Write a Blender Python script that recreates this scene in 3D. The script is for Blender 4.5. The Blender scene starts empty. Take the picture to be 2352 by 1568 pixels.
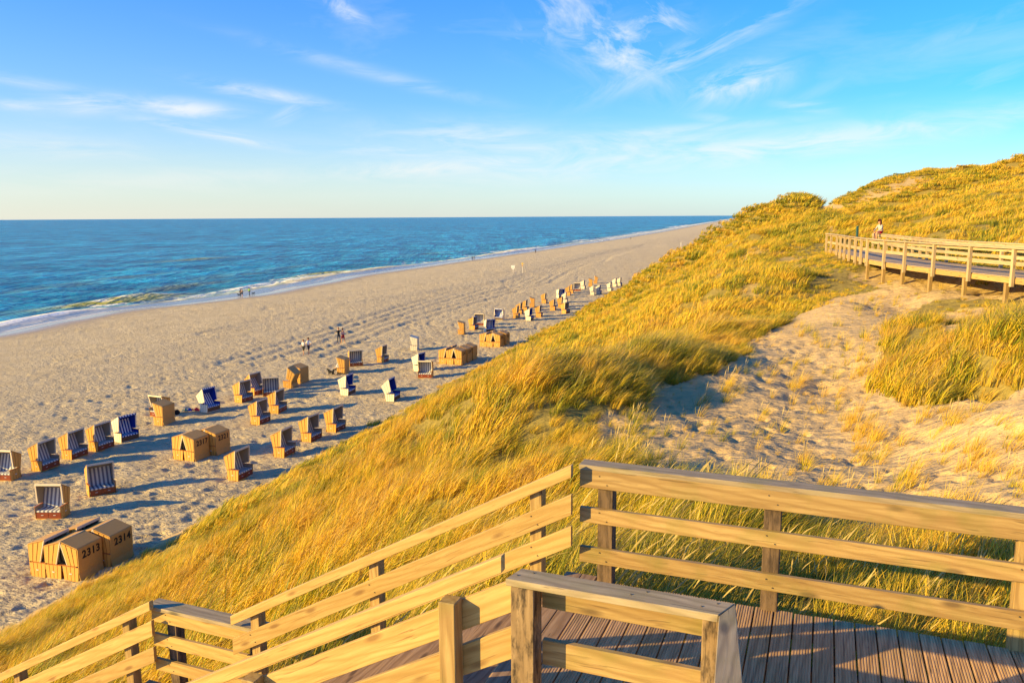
import bpy, bmesh, math, random
import numpy as np
from mathutils import Matrix, Vector, Euler

random.seed(7)
rng = np.random.default_rng(7)
S = bpy.context.scene
COL = S.collection
R = math.radians

# ------------------------------------------------------------------ camera
PITCH = math.atan((784 - 498) / 1829.0)
ROLL = -math.atan(0.0059)
FPX = 1829.0                       # focal length in units of a 2352 px wide picture
V_R = Vector((math.cos(ROLL), math.sin(ROLL) * math.sin(PITCH), math.sin(ROLL) * math.cos(PITCH)))
V_U = Vector((-math.sin(ROLL), math.cos(ROLL) * math.sin(PITCH), math.cos(ROLL) * math.cos(PITCH)))
V_F = Vector((0, math.cos(PITCH), -math.sin(PITCH)))
cd = bpy.data.cameras.new('camera')
cd.lens = 36 * FPX / 2352
cd.sensor_width = 36
cd.clip_start = 0.05
cd.clip_end = 200000
cam = bpy.data.objects.new('camera', cd)
COL.objects.link(cam)
cam.matrix_world = Matrix((V_R, V_U, -V_F)).transposed().to_4x4()
S.camera = cam

# ------------------------------------------------------------------ light
SUN_EL, SUN_AZ = 17.0, 22.0        # elevation; direction the light travels, degrees from +X towards +Y
SUN_STRENGTH, SKY_STRENGTH, EXPOSURE = 4.9, 0.096, 1.16
sd = bpy.data.lights.new('sun', 'SUN')
sd.energy = SUN_STRENGTH
sd.angle = R(0.5)
sd.color = (1.0, 0.70, 0.20)
sun = bpy.data.objects.new('sun', sd)
COL.objects.link(sun)
sdir = Vector((math.cos(R(SUN_AZ)) * math.cos(R(SUN_EL)), math.sin(R(SUN_AZ)) * math.cos(R(SUN_EL)), -math.sin(R(SUN_EL))))
sun.rotation_euler = sdir.to_track_quat('-Z', 'Y').to_euler()

S.view_settings.view_transform = 'Standard'
S.view_settings.look = 'None'
S.view_settings.exposure = EXPOSURE
S.view_settings.gamma = 1
S.view_settings.use_curve_mapping = False


class NT:
    """tiny helper for building node trees"""
    def __init__(self, tree):
        self.t = tree
        tree.nodes.clear()

    def n(self, typ, ins=None, **kw):
        nd = self.t.nodes.new(typ)
        for k, v in kw.items():
            setattr(nd, k, v)
        for k, v in (ins or {}).items():
            sock = nd.inputs[k]
            if isinstance(v, bpy.types.NodeSocket):
                self.t.links.new(v, sock)
            else:
                sock.default_value = v
        return nd

    def m(self, op, a, b=None, c=None, clamp=False):
        nd = self.t.nodes.new('ShaderNodeMath')
        nd.operation = op
        nd.use_clamp = clamp
        for i, v in enumerate((a, b, c)):
            if v is None:
                continue
            if isinstance(v, bpy.types.NodeSocket):
                self.t.links.new(v, nd.inputs[i])
            else:
                nd.inputs[i].default_value = v
        return nd.outputs[0]

    def mix(self, f, a, b, mode='MIX'):
        nd = self.t.nodes.new('ShaderNodeMix')
        nd.data_type = 'RGBA'
        nd.blend_type = mode
        for i, v in ((0, f), (6, a), (7, b)):
            if isinstance(v, bpy.types.NodeSocket):
                self.t.links.new(v, nd.inputs[i])
            else:
                nd.inputs[i].default_value = (*v, 1) if (i > 0 and len(v) == 3) else v
        return nd.outputs[2]

    def ramp(self, f, stops):
        nd = self.t.nodes.new('ShaderNodeValToRGB')
        self.t.links.new(f, nd.inputs[0])
        e = nd.color_ramp.elements
        while len(e) < len(stops):
            e.new(0.5)
        for i, (p, c) in enumerate(stops):
            e[i].position = p
            e[i].color = (*c, 1) if len(c) == 3 else c
        return nd.outputs[0]


# world: physical sky with thin evening cirrus
W = bpy.data.worlds.new('World')
S.world = W
W.use_nodes = True
w = NT(W.node_tree)
sky = w.n('ShaderNodeTexSky', sky_type='NISHITA')
sky.sun_disc = False
sky.sun_elevation = R(SUN_EL)
# the sun stands opposite the travel direction; node rotation is measured clockwise from +Y
sky.sun_rotation = math.atan2(-sdir.x, -sdir.y)
sky.air_density = 1.0
sky.dust_density = 0.6
sky.ozone_density = 2.2
skycol = w.mix(1.0, sky.outputs[0], (.64, .945, 1.32), 'MULTIPLY')
skycol = w.n('ShaderNodeHueSaturation', {'Hue': 0.506, 'Saturation': 1.36, 'Value': 1.0, 'Color': skycol}).outputs[0]
tc = w.n('ShaderNodeTexCoord')
sep = w.n('ShaderNodeSeparateXYZ', {0: tc.outputs['Generated']})
X, Y, Z = sep.outputs
az = w.m('ARCTAN2', X, Y)                       # radians right of straight ahead
hyp = w.m('SQRT', w.m('ADD', w.m('MULTIPLY', X, X), w.m('MULTIPLY', Y, Y)))
el = w.m('ARCTAN2', Z, hyp)


def streaks(rot, scale, stretch, seed, lo):
    """one sheet of streaky cirrus structure, shared by the patches that run the same way"""
    c, s = math.cos(R(rot)), math.sin(R(rot))
    p = w.m('ADD', w.m('MULTIPLY', az, c * scale), w.m('MULTIPLY', el, s * scale))
    q = w.m('SUBTRACT', w.m('MULTIPLY', el, c * scale * stretch), w.m('MULTIPLY', az, s * scale * stretch))
    vec = w.n('ShaderNodeCombineXYZ', {0: p, 1: q, 2: float(seed)}).outputs[0]
    nz = w.n('ShaderNodeTexNoise', {'Vector': vec, 'Scale': 1.0, 'Detail': 6.0, 'Roughness': 0.64, 'Distortion': 0.8}).outputs[0]
    return w.n('ShaderNodeMapRange', {0: nz, 1: lo + .02, 2: lo + 0.25, 3: 0.0, 4: 1.0}).outputs[0]


SHEETS = {0: streaks(0, 8, 4.5, 1, .35), 1: streaks(-28, 12, 1.8, 2, .42), 2: streaks(20, 9, 3.2, 3, .40)}


def cloud_patch(px, py, rx, ry, rot, amp, *_):
    """elliptical patch centred on the direction of a picture point: returns its mask"""
    u, v = (px - 1176) / FPX, -(py - 784) / FPX
    d = V_R * u + V_U * v + V_F
    a0, e0 = math.atan2(d.x, d.y), math.atan2(d.z, math.hypot(d.x, d.y))
    c, s = math.cos(R(rot)), math.sin(R(rot))
    rx, ry = rx / FPX, ry / FPX
    pp = w.m('MULTIPLY_ADD', az, c / rx, w.m('MULTIPLY_ADD', el, s / rx, -(a0 * c + e0 * s) / rx))
    qq = w.m('MULTIPLY_ADD', el, c / ry, w.m('MULTIPLY_ADD', az, -s / ry, (a0 * s - e0 * c) / ry))
    r2 = w.m('MULTIPLY_ADD', pp, pp, w.m('MULTIPLY', qq, qq))
    return w.m('MULTIPLY', w.m('POWER', math.e, w.m('MULTIPLY', r2, -1.0)), amp)


patches = [
    (1400, 95, 150, 60, -28, 1.0, 13, 1.6, .40, 1), (1290, 20, 60, 60, 80, .75, 14, 2, .40, 2),
    (1560, 135, 190, 26, 20, .65, 10, 3, .40, 3), (1690, 195, 95, 34, 12, 1.0, 13, 2, .38, 4),
    (1760, 40, 170, 14, 22, .5, 6, 5, .36, 5), (200, 240, 90, 18, 4, .9, 14, 2.6, .38, 6),
    (60, 243, 90, 10, 0, .5, 8, 4, .38, 16), (425, 250, 110, 17, -4, .9, 12, 3, .38, 7),
    (600, 215, 120, 13, -8, .75, 10, 4, .38, 8), (480, 305, 150, 12, -10, .75, 8, 5, .38, 9),
    (780, 15, 70, 18, -32, .8, 9, 4, .38, 10), (860, 170, 240, 14, -13, .32, 6, 5, .36, 11),
    (660, 262, 40, 14, 30, .5, 14, 3, .40, 12), (1100, 320, 240, 32, -3, .6, 9, 4, .42, 13),
    (1050, 380, 380, 22, 4, .8, 6, 6, .36, 14), (1700, 345, 620, 30, 5, .75, 5, 7, .34, 15), (1350, 340, 420, 30, 2, .6), (1500, 305, 300, 12, 3, .5), (900, 345, 160, 16, -4, .6), (2250, 290, 160, 26, 14, .6), (1240, 60, 40, 60, -60, .7), (1500, 60, 60, 70, 75, .8),
    (2260, 250, 100, 60, 40, .35, 8, 3, .40, 17), (90, 335, 200, 22, -3, .5, 7, 5, .38, 18),
    (500, 410, 500, 26, 2, .38, 5, 7, .38, 19), (1850, 245, 70, 14, -10, .35, 10, 3, .4, 20),
    (1650, 275, 60, 12, -10, .3, 10, 3, .4, 21), (60, 190, 120, 12, -6, .35, 8, 4, .4, 22),
    (2100, 120, 260, 16, 20, .25, 5, 6, .38, 23), (2320, 110, 60, 10, 0, .25, 8, 4, .38, 24),
]
tot = None
for sheet, sel in ((1, lambda r: r <= -20 or r >= 60), (2, lambda r: 8 < r < 60), (0, lambda r: -20 < r <= 8)):
    acc = None
    for pt in patches:
        if sel(pt[4]):
            f = cloud_patch(*pt)
            acc = f if acc is None else w.m('MAXIMUM', acc, f)
    acc = w.m('MULTIPLY', acc, SHEETS[sheet])
    tot = acc if tot is None else w.m('MAXIMUM', tot, acc)
# loose wisps over the whole dome, so that the sky goes on outside the frame
gv = w.n('ShaderNodeCombineXYZ', {0: w.m('MULTIPLY', az, 3.0), 1: w.m('MULTIPLY', el, 14.0), 2: 3.3}).outputs[0]
gn = w.n('ShaderNodeTexNoise', {'Vector': gv, 'Scale': 1.0, 'Detail': 6.0, 'Roughness': 0.6, 'Distortion': 0.5}).outputs[0]
gf = w.n('ShaderNodeMapRange', {0: gn, 1: .52, 2: .85, 3: 0.0, 4: .3}).outputs[0]
tot = w.m('MAXIMUM', tot, gf)
tot = w.m('MULTIPLY', tot, 0.9)
cloudc = w.mix(tot, skycol, (4.6, 4.75, 4.9))
# evening glow of the low air toward the sun (left), fading with height
low = w.m('EXPONENT', w.m('MULTIPLY', w.m('MAXIMUM', el, 0.0), -9.0))
haze_ = w.m('POWER', math.e, w.m('MULTIPLY', w.m('MAXIMUM', el, 0.0), -7.5))
cloudc = w.mix(w.m('MULTIPLY', haze_, .42), cloudc, (3.9, 4.35, 4.5))
glow = w.m('MULTIPLY', w.m('ADD', w.m('MULTIPLY', w.m('COSINE', w.m('ADD', az, math.pi / 2 + .25)), .5), .5), 1.0)
cloudc = w.mix(w.m('MULTIPLY', low, glow, clamp=True), cloudc, (4.6, 4.2, 3.3))
bg = w.n('ShaderNodeBackground', {'Color': cloudc, 'Strength': SKY_STRENGTH})
wo = w.n('ShaderNodeOutputWorld')
W.node_tree.links.new(bg.outputs[0], wo.inputs[0])


# ------------------------------------------------------------------ helpers
def ray(px, py):
    return V_R * ((px - 1176) / FPX) + V_U * (-(py - 784) / FPX) + V_F


def at_z(px, py, z):
    d = ray(px, py)
    return d * (z / d.z)


def at_y(px, py, y):
    d = ray(px, py)
    return d * (y / d.y)


def project(x, y, z):
    """numpy: world -> photo pixel (2352 wide); used only to lay out where grass and sand lie on the ground"""
    dep = y * V_F.y + z * V_F.z
    dep = np.maximum(dep, 0.1)
    u = (x * V_R.x + y * V_R.y + z * V_R.z) / dep
    v = (x * V_U.x + y * V_U.y + z * V_U.z) / dep
    return 1176 + FPX * u, 784 - FPX * v


def inside(px, py, poly):
    r = np.zeros(px.shape, bool)
    n = len(poly)
    for i in range(n):
        x1, y1 = poly[i]
        x2, y2 = poly[(i + 1) % n]
        if y1 == y2:
            continue
        c = ((y1 > py) != (y2 > py)) & (px < (x2 - x1) * (py - y1) / (y2 - y1) + x1)
        r ^= c
    return r


def _hash(ix, iy, seed):
    h = (ix.astype(np.int64) * 374761393 + iy.astype(np.int64) * 668265263 + seed * 974634777) & 0xffffffff
    h = ((h ^ (h >> 13)) * 1274126177) & 0xffffffff
    h = h ^ (h >> 16)
    return (h & 0xffff) / 65535.0


def vnoise(x, y, seed=0):
    ix, iy = np.floor(x), np.floor(y)
    fx, fy = x - ix, y - iy
    fx, fy = fx * fx * (3 - 2 * fx), fy * fy * (3 - 2 * fy)
    a, b = _hash(ix, iy, seed), _hash(ix + 1, iy, seed)
    c, d = _hash(ix, iy + 1, seed), _hash(ix + 1, iy + 1, seed)
    return (a * (1 - fx) + b * fx) * (1 - fy) + (c * (1 - fx) + d * fx) * fy - 0.5


def fbm(x, y, octv=4, seed=0, rough=.5):
    s, a, t = 0, 1, 0
    for i in range(octv):
        s = s + a * vnoise(x * 2 ** i + 13.7 * i, y * 2 ** i - 7.1 * i, seed + i)
        t += a
        a *= rough
    return s / t


def sstep(a, b, x):
    t = np.clip((x - a) / (b - a), 0, 1)
    return t * t * (3 - 2 * t)


def grid_mesh(name, P, nu, nv, keep=None):
    """P: (nu*nv,3) points laid out row by row"""
    i = np.arange(nu - 1)[:, None] * nv + np.arange(nv - 1)[None, :]
    q = np.stack([i, i + 1, i + nv + 1, i + nv], -1).reshape(-1, 4)
    if keep is not None:
        q = q[keep[q].all(1)]
        used = np.unique(q)
        mp = np.zeros(len(P), np.int64)
        mp[used] = np.arange(len(used))
        q = mp[q]
        P = P[used]
    else:
        used = np.arange(len(P))
    me = bpy.data.meshes.new(name)
    me.vertices.add(len(P))
    me.vertices.foreach_set('co', P.astype(np.float32).ravel())
    me.loops.add(q.size)
    me.loops.foreach_set('vertex_index', q.astype(np.int32).ravel())
    me.polygons.add(len(q))
    me.polygons.foreach_set('loop_start', np.arange(0, q.size, 4, dtype=np.int32))
    me.polygons.foreach_set('loop_total', np.full(len(q), 4, np.int32))
    me.polygons.foreach_set('use_smooth', np.ones(len(q), bool))
    me.update()
    me.validate()
    return me, used


def fattr(me, name, vals):
    a = me.attributes.new(name, 'FLOAT', 'POINT')
    a.data.foreach_set('value', np.asarray(vals, np.float32))


def link(name, me, mat=None, parent=None):
    o = bpy.data.objects.new(name, me)
    COL.objects.link(o)
    if mat is not None:
        me.materials.clear() if me.materials else None
        me.materials.append(mat)
    if parent is not None:
        o.parent = parent
    return o


def tag(o, label=None, cat=None, group=None, kind=None):
    if label:
        o['label'] = label
    if cat:
        o['category'] = cat
    if group:
        o['group'] = group
    if kind:
        o['kind'] = kind
    return o


def empty(name, loc, rz=0.0):
    o = bpy.data.objects.new(name, None)
    o.empty_display_size = .2
    COL.objects.link(o)
    o.location = loc
    o.rotation_euler = (0, 0, rz)
    return o


def principled(name):
    m = bpy.data.materials.new(name)
    m.use_nodes = True
    t = NT(m.node_tree)
    out = t.n('ShaderNodeOutputMaterial')
    b = t.n('ShaderNodeBsdfPrincipled')
    m.node_tree.links.new(b.outputs[0], out.inputs[0])
    return m, t, b, out


def setin(t, b, **kw):
    for k, v in kw.items():
        k = k.replace('_', ' ')
        if isinstance(v, bpy.types.NodeSocket):
            t.t.links.new(v, b.inputs[k])
        else:
            b.inputs[k].default_value = (*v, 1) if isinstance(v, tuple) and len(v) == 3 else v


def polyline_dist(x, y, pts):
    best = np.full(len(x), 1e9)
    for (x1, y1), (x2, y2) in zip(pts[:-1], pts[1:]):
        dx, dy = x2 - x1, y2 - y1
        tt = np.clip(((x - x1) * dx + (y - y1) * dy) / (dx * dx + dy * dy), 0, 1)
        best = np.minimum(best, np.hypot(x - x1 - tt * dx, y - y1 - tt * dy))
    return best



# ------------------------------------------------------------------ the lie of the land
BEACH, WATER = -14.5, -16.5
_sy = np.array([-200, 60, 116, 129, 143, 154, 171, 198, 227, 270, 318, 380, 454, 600, 792, 1435, 3000, 6064, 60000.])
_so = np.array([-112, -111, -110.2, -113.5, -115.9, -112, -108.5, -111, -114, -112, -109.4, -107, -104.4, -99, -96, -97, -93, -84.6, -60.])


def shore_d(x, y):
    """metres seaward of the waterline"""
    lat = x - .298 * y
    off = np.interp(y, _sy, _so)
    return (off - lat) * .958 + 1.6 * vnoise(y / 23., lat * 0 + 3.3, 5) + .7 * vnoise(y / 7., lat * 0 + 1.3, 6)


def beach_z(x, y):
    d = shore_d(x, y)
    z = BEACH - np.clip((d + 42) / 42, 0, None) * 2.0
    return np.where(d > 0, WATER - d * .05, z)


def u_of(x, y):
    return (x + 27 - .298 * y) * .958


def base_z(u):
    z = BEACH + .415 * u - .9 * np.exp(-((u - 7) / 6.) ** 2)
    hi = -4.2 + .03 * (u - 25)
    k = sstep(21, 28, u)
    return z * (1 - k) + hi * k


CP = []                                         # control points (x, y, z) of the dune surface
for px, py, z in ((1500, 1060, -4.9), (1800, 1050, -5.0), (2100, 1050, -4.8), (2340, 1100, -4.2), (2340, 930, -3.6),
                  (2150, 950, -4.5), (2000, 900, -4.8), (1750, 930, -4.9), (1560, 930, -4.9), (1420, 990, -4.85),
                  (2000, 790, -4.2), (1860, 780, -4.35), (2145, 665, -3.1), (2080, 640, -3.0), (2222, 655, -3.05),
                  (2315, 672, -3.0), (1950, 690, -3.5), (1750, 800, -4.6), (1300, 850, -4.3), (1450, 805, -4.4),
                  (1600, 795, -4.75), (1690, 760, -4.9), (1800, 730, -4.5), (2200, 830, -3.7), (2340, 780, -3.1), (2120, 760, -3.6), (1200, 905, -4.3)):
    CP.append(tuple(at_z(px, py, z)))
for px, py, y in ((1740, 478, 96), (1800, 458, 90), (1862, 455, 84), (1884, 478, 87), (1878, 468, 88), (1700, 560, 72), (1600, 650, 62), (1800, 560, 58),
                  (1850, 505, 78), (1500, 730, 44), (1700, 700, 40), (1850, 630, 42), (1910, 552, 57), (1890, 525, 70),
                  (1902, 476, 100), (1930, 486, 98), (1905, 502, 84), (1892, 468, 128), (1925, 450, 134), (1960, 430, 142), (2000, 413, 147), (2050, 403, 152),
                  (2150, 397, 158), (2195, 400, 154), (2240, 392, 112), (2352, 366, 94), (2500, 345, 92), (2100, 470, 88),
                  (2000, 500, 78), (1950, 505, 88), (2200, 452, 74), (2352, 478, 50), (2200, 522, 50), (2060, 522, 58),
                  (2352, 545, 35), (2120, 542, 46), (1980, 540, 58), (2050, 440, 128), (1980, 470, 118), (2600, 520, 40),
                  (2550, 700, 27), (2500, 900, 17), (1640, 600, 78),
                  (1725, 505, 108), (1790, 505, 112), (1850, 500, 116), (1880, 492, 122)):
    CP.append(tuple(at_y(px, py, y)))
for bx, by in ((20.9, 53.2), (20.3, 50.), (19.5, 46.9), (18.85, 43.9), (18.3, 41.2), (17.98, 38.6), (17.85, 36.3), (17.85, 33.8), (17.95, 31.3), (18.1, 28.8)):
    dz_ = .3 if by > 49 else (.65 if by > 43 else 1.15)
    CP += [(bx - .4, by, -2.28 - dz_), (bx + 1.5, by, -2.28 - dz_ * .8), (bx + 3.6, by, -2.4), (bx - 2.6, by - 1, -2.28 - dz_ - .45)]
# ground round the landings and the stairs, beyond the crests, and on the open dune
CP += [(2, 7.6, -4.15), (5, 6.5, -3.95), (.3, 8.2, -4.4), (-1.2, 9, -5.2), (-3.5, 10.5, -6.7), (-5, 12.5, -7.8), (2, 4, -3.9), (4, 3, -3.8),
       (7, 6, -3.7), (9, 9, -3.6), (12, 12, -3.2), (6, 0, -3.6), (0, 0, -4.6), (-3, 5, -6.1), (-5.5, 8, -7.6), (-8, 7, -8.9),
       (-12, 4, -11.), (60, 130, 2.5), (45, 110, 1.), (75, 200, -1.5), (66, 172, -.5), (90, 160, 8.5), (110, 240, 6), (60, 60, 4), (40, 20, 0),
       (30, -10, -2), (100, 100, 8), (130, 180, 9)]
CP = np.array(CP)
for u, zz in ((0, 0), (7, 0), (14, 0)):
    ys = (12, 22, 34, 50, 70, 95, 125, 170) if u < 12 else (18, 30, 50, 75, 110, 160)
    for yy in ys:
        xx = u / .958 - 27 + .298 * yy
        CP = np.vstack([CP, (xx, yy, float(base_z(np.array(float(u)))))])
for yy in (-60, -25, 240, 340, 500, 900, 2000):
    for u in (0, 12, 26, 45, 90):
        xx = u / .958 - 27 + .298 * yy
        zz = float(base_z(np.array(float(u)))) + (5. if (u > 25 and yy > 200) else 0)
        CP = np.vstack([CP, (xx, yy, zz)])
_c2 = 1.2


def _phi(ax, ay, bx, by):
    return np.sqrt((ax[:, None] - bx[None, :]) ** 2 + (ay[:, None] - by[None, :]) ** 2 + _c2)


_res = CP[:, 2] - base_z(u_of(CP[:, 0], CP[:, 1]))
_A = -_phi(CP[:, 0], CP[:, 1], CP[:, 0], CP[:, 1])
_wt = np.linalg.lstsq(_A + 0.05 * np.eye(len(CP)), _res, rcond=None)[0]


def dune_base(x, y):
    out = np.empty(len(x))
    for i in range(0, len(x), 40000):
        s = slice(i, i + 40000)
        out[s] = -_phi(x[s], y[s], CP[:, 0], CP[:, 1]) @ _wt
    return base_z(u_of(x, y)) + out


SAND = [
    ([(1345, 1040), (1395, 965), (1470, 930), (1560, 880), (1660, 850), (1712, 797), (1838, 716), (1935, 682), (2085, 655), (2138, 688),
      (2090, 735), (2025, 795), (2000, 875), (2080, 925), (2200, 918), (2290, 902), (2352, 885), (2700, 800), (2900, 1180), (2560, 1240), (2300, 1260),
      (2050, 1250), (1850, 1230), (1660, 1200), (1500, 1130)], 1.0),
    ([(1700, 1190), (1850, 1220), (2050, 1240), (2300, 1250), (2900, 1180), (2900, 2200), (1800, 2200)], .55),
    ([(2130, 722), (2200, 712), (2330, 712), (2340, 732), (2250, 748), (2160, 762)], .85),
    ([(1640, 640), (1700, 590), (1790, 575), (1850, 600), (1830, 660), (1760, 690), (1690, 680)], .30),
    ([(1868, 468), (1900, 462), (1945, 478), (1910, 488), (1906, 505), (1880, 485)], 1.0),
    ([(1945, 476), (1985, 448), (2060, 412), (2120, 405), (2170, 418), (2110, 445), (2040, 462), (1985, 472)], .6),
    ([(2130, 405), (2190, 392), (2200, 400), (2150, 414)], .6),
    ([(1880, 520), (1925, 530), (1915, 548), (1885, 545)], 1.0),
    ([(1940, 640), (2060, 600), (2352, 655), (2400, 700), (2300, 690), (2130, 690)], .62),
    ([(1500, 640), (1620, 600), (1640, 620), (1540, 670)], .12),
]


def sandiness(x, y, z):
    px, py = project(x, y, z)
    dist = np.maximum(np.hypot(x, y), 1)
    k = FPX / dist
    px = px + k * 1.5 * fbm(x / 1.3, y / 1.3, 4, 21)
    py = py + k * .35 * fbm(x / 1.1, y / 1.1, 3, 31)
    s = np.zeros(len(x))
    for poly, v in SAND:
        s = np.where(inside(px, py, poly) & (y > .3), np.maximum(s, v), s)
    return s


# single features: the headland knoll, the blown-out saddle behind it, the bank right of the hollow
KNOBS = [(at_y(1864, 455, 88), 1.75, 4.2, 6.0), (at_y(1812, 460, 91), .3, 5.0, 6.0), (at_y(1738, 480, 92), -1.1, 6.0, 9.0), (at_y(1710, 500, 105), -1.5, 8.0, 14.0), (at_y(1914, 480, 93), -3.0, 5.0, 7.5), (at_y(1890, 460, 142), -2.6, 13., 28.),
         (at_y(1945, 490, 96), -.9, 6, 7)]


def dune_z(x, y, fine=True):
    z = dune_base(x, y)
    for kp, ka, kx, ky in KNOBS:
        z = z + ka * np.exp(-((x - kp.x) / kx) ** 2 - ((y - kp.y) / ky) ** 2)
    u = u_of(x, y)
    edge = sstep(1, 5, u)
    s = sandiness(x, y, z)
    d = np.hypot(x, y)
    m = fbm(x / 5.5 + .18 * y, y / 4.2, 3, 41)
    near_walk = sstep(3, 9, polyline_dist(x, y, [(20.9 + 1.4, 53.2), (19.5 + 1.4, 46.9), (18.3 + 1.4, 41.2), (17.85 + 1.4, 36.3), (17.95 + 1.4, 31.3), (18.6 + 1.4, 23.5)]))
    edge = edge * (.12 + .88 * near_walk)
    z = z + edge * (1 - .75 * (s > .5)) * (m * 1.7) * sstep(6, 14, d) * (1 - .8 * np.exp(-((x - 4.5) / 6.) ** 2 - ((y - 23) / 7.) ** 2)) * (1 - .85 * np.exp(-((x - 10) / 6.) ** 2 - ((y - 33) / 9.) ** 2))
    z = z + edge * (1 - .85 * (s > .5)) * .85 * fbm(x / 1.8, y / 1.8, 2, 51) * sstep(6, 14, d)
    # steep tussocky blow-outs farther along
    far = sstep(60, 100, d)
    z = z + edge * far * .8 * fbm(x / 7, y / 7, 3, 61)
    if fine:
        foot = vnoise(x / .33, y / .26, 71)
        foot2 = vnoise(x / .16 + 5, y / .16, 72)
        trod = (s > .5) * sstep(-.25, .05, fbm(x / 6, y / 6, 2, 73) + .12) * (1 - sstep(30, 60, d))
        z = z + trod * (-.17 * np.clip(foot - .08, 0, 1) * 2 + .04 * foot2)
    return z, s


# ------------------------------------------------------------------ materials of the ground
def sand_material(name, warm):
    m, t, b, out = principled(name)
    g = t.n('ShaderNodeNewGeometry')
    at = t.n('ShaderNodeAttribute', attribute_name='wet')
    gr = t.n('ShaderNodeAttribute', attribute_name='thatch')
    tr = t.n('ShaderNodeAttribute', attribute_name='tracks')
    n1 = t.n('ShaderNodeTexNoise', {'Vector': g.outputs['Position'], 'Scale': .35, 'Detail': 5.0}).outputs[0]
    n2 = t.n('ShaderNodeTexNoise', {'Vector': g.outputs['Position'], 'Scale': 55.0, 'Detail': 3.0}).outputs[0]
    c = t.ramp(n1, [(.3, (.59, .40, .175)), (.7, (.70, .49, .225))]) if warm else t.ramp(n1, [(.3, (.66, .53, .32)), (.7, (.77, .635, .405))])
    c = t.mix(t.m('MULTIPLY', n2, .5), c, (.30, .22, .14), 'MIX')
    n3 = t.n('ShaderNodeTexNoise', {'Vector': g.outputs['Position'], 'Scale': 6.0, 'Detail': 5.0}).outputs[0]
    th = t.mix(n3, (.15, .11, .03), (.36, .28, .07))
    c = t.mix(gr.outputs['Fac'], c, th)
    wet = at.outputs['Fac']
    c = t.mix(t.m('MULTIPLY', wet, .75, clamp=True), c, (.30, .215, .14))
    rough = t.n('ShaderNodeMapRange', {0: wet, 1: .5, 2: 1., 3: .9, 4: .16}).outputs[0]
    # wind ripples and footprints: fine relief
    mp = t.n('ShaderNodeMapping', {'Vector': g.outputs['Position'], 'Scale': (.8, 2.1, 1.0), 'Rotation': (0, 0, R(-25))})
    f1 = t.n('ShaderNodeTexNoise', {'Vector': mp.outputs[0], 'Scale': 2.1 if warm else 3.4, 'Detail': 4.0, 'Roughness': .6}).outputs[0]
    f2 = t.n('ShaderNodeTexNoise', {'Vector': g.outputs['Position'], 'Scale': 17.0, 'Detail': 3.0}).outputs[0]
    dry = t.m('SUBTRACT', 1.0, wet, clamp=True)
    hgt = t.m('ADD', t.m('MULTIPLY', f1, .40 if not warm else .18), t.m('MULTIPLY', f2, .012))
    hgt = t.m('ADD', hgt, t.m('MULTIPLY', tr.outputs['Fac'], -.10))
    bump = t.n('ShaderNodeBump', {'Height': t.m('MULTIPLY', hgt, dry), 'Strength': 1.0, 'Distance': 1.0})
    setin(t, b, Base_Color=c, Roughness=rough, Normal=bump.outputs[0], Specular_IOR_Level=.25)
    return m


M_BEACH = sand_material('beach_sand', False)
M_DUNE = sand_material('dune_sand', True)

# ------------------------------------------------------------------ beach
azs = np.radians(np.concatenate([np.arange(-150, -60, 5.), np.arange(-60, -37, 1.), np.linspace(-37, 19.5, 640)]))
rr = [17.]
while rr[-1] < 9000:
    r_ = rr[-1]
    rr.append(r_ + max(.055, r_ * r_ / 14.5 * .00085))
rr = np.array(rr)
A_, R_ = np.meshgrid(azs, rr, indexing='ij')
x, y = (R_ * np.sin(A_)).ravel(), (R_ * np.cos(A_)).ravel()
z = beach_z(x, y)
sd_ = shore_d(x, y)
uu = u_of(x, y)
dist = np.hypot(x, y)
wet = sstep(-13, -2, sd_ + 2 * fbm(x / 4, y / 9, 3, 9))
# footprints trodden into the dry sand, strongest near the beach chairs
ct, st = math.cos(R(25)), math.sin(R(25))
xa, ya = x * ct + y * st, -x * st + y * ct
wob = .35 * vnoise(x / 1.7, y / 1.7, 84)
foot = vnoise(xa / .70, (ya + wob) / .27, 81)
foot2 = vnoise(xa / .38 + 9, (ya + wob) / .17, 82)
amp = (1 - wet) * (1 - sstep(170, 330, dist)) * (.55 + .45 * sstep(-45, -8, uu)) * (.75 + .7 * fbm(x / 7, y / 7, 2, 83))
relief = amp * (-.26 * np.clip(foot - .02, 0, 1) * 1.6 + .10 * foot2) + .16 * (1 - wet) * fbm(x / 6, y / 6, 3, 85)
z = z + relief


tr = np.zeros(len(x))
for line in ([(560, 830), (760, 765), (960, 700), (1100, 660), (1180, 645), (1250, 622), (1330, 600), (1420, 576), (1480, 570), (1560, 548), (1640, 525)],
             [(700, 815), (900, 740), (1080, 690), (1180, 662), (1240, 648), (1290, 620), (1350, 598), (1440, 572), (1520, 560)],
             [(640, 700), (850, 672), (1010, 646), (1120, 632), (1240, 618)],
             [(1180, 655), (1216, 640), (1248, 622), (1262, 616)], [(1110, 620), (1180, 622), (1240, 628), (1270, 618)],
             [(1370, 600), (1385, 588), (1450, 572), (1540, 552)], [(500, 760), (700, 715), (900, 690), (1050, 665), (1170, 648)]):
    pts = [tuple(at_z(px, py, BEACH))[:2] for px, py in line]
    dd = polyline_dist(x, y, pts)
    for off in (.0, 2.2):
        q = np.abs(dd - off)
        tr = np.maximum(tr, np.exp(-(q / (.30 + dist / 330.)) ** 2))
z = z - (.10 + dist / 1200.) * tr * (dist < 420)
keep = (sd_ < 40) & (uu < 9)
me, used = grid_mesh('beach', np.stack([x, y, z], 1), len(azs), len(rr), keep)
fattr(me, 'wet', wet[used])
fattr(me, 'thatch', np.zeros(len(used)))
fattr(me, 'tracks', (tr * (dist > 60))[used])
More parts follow.
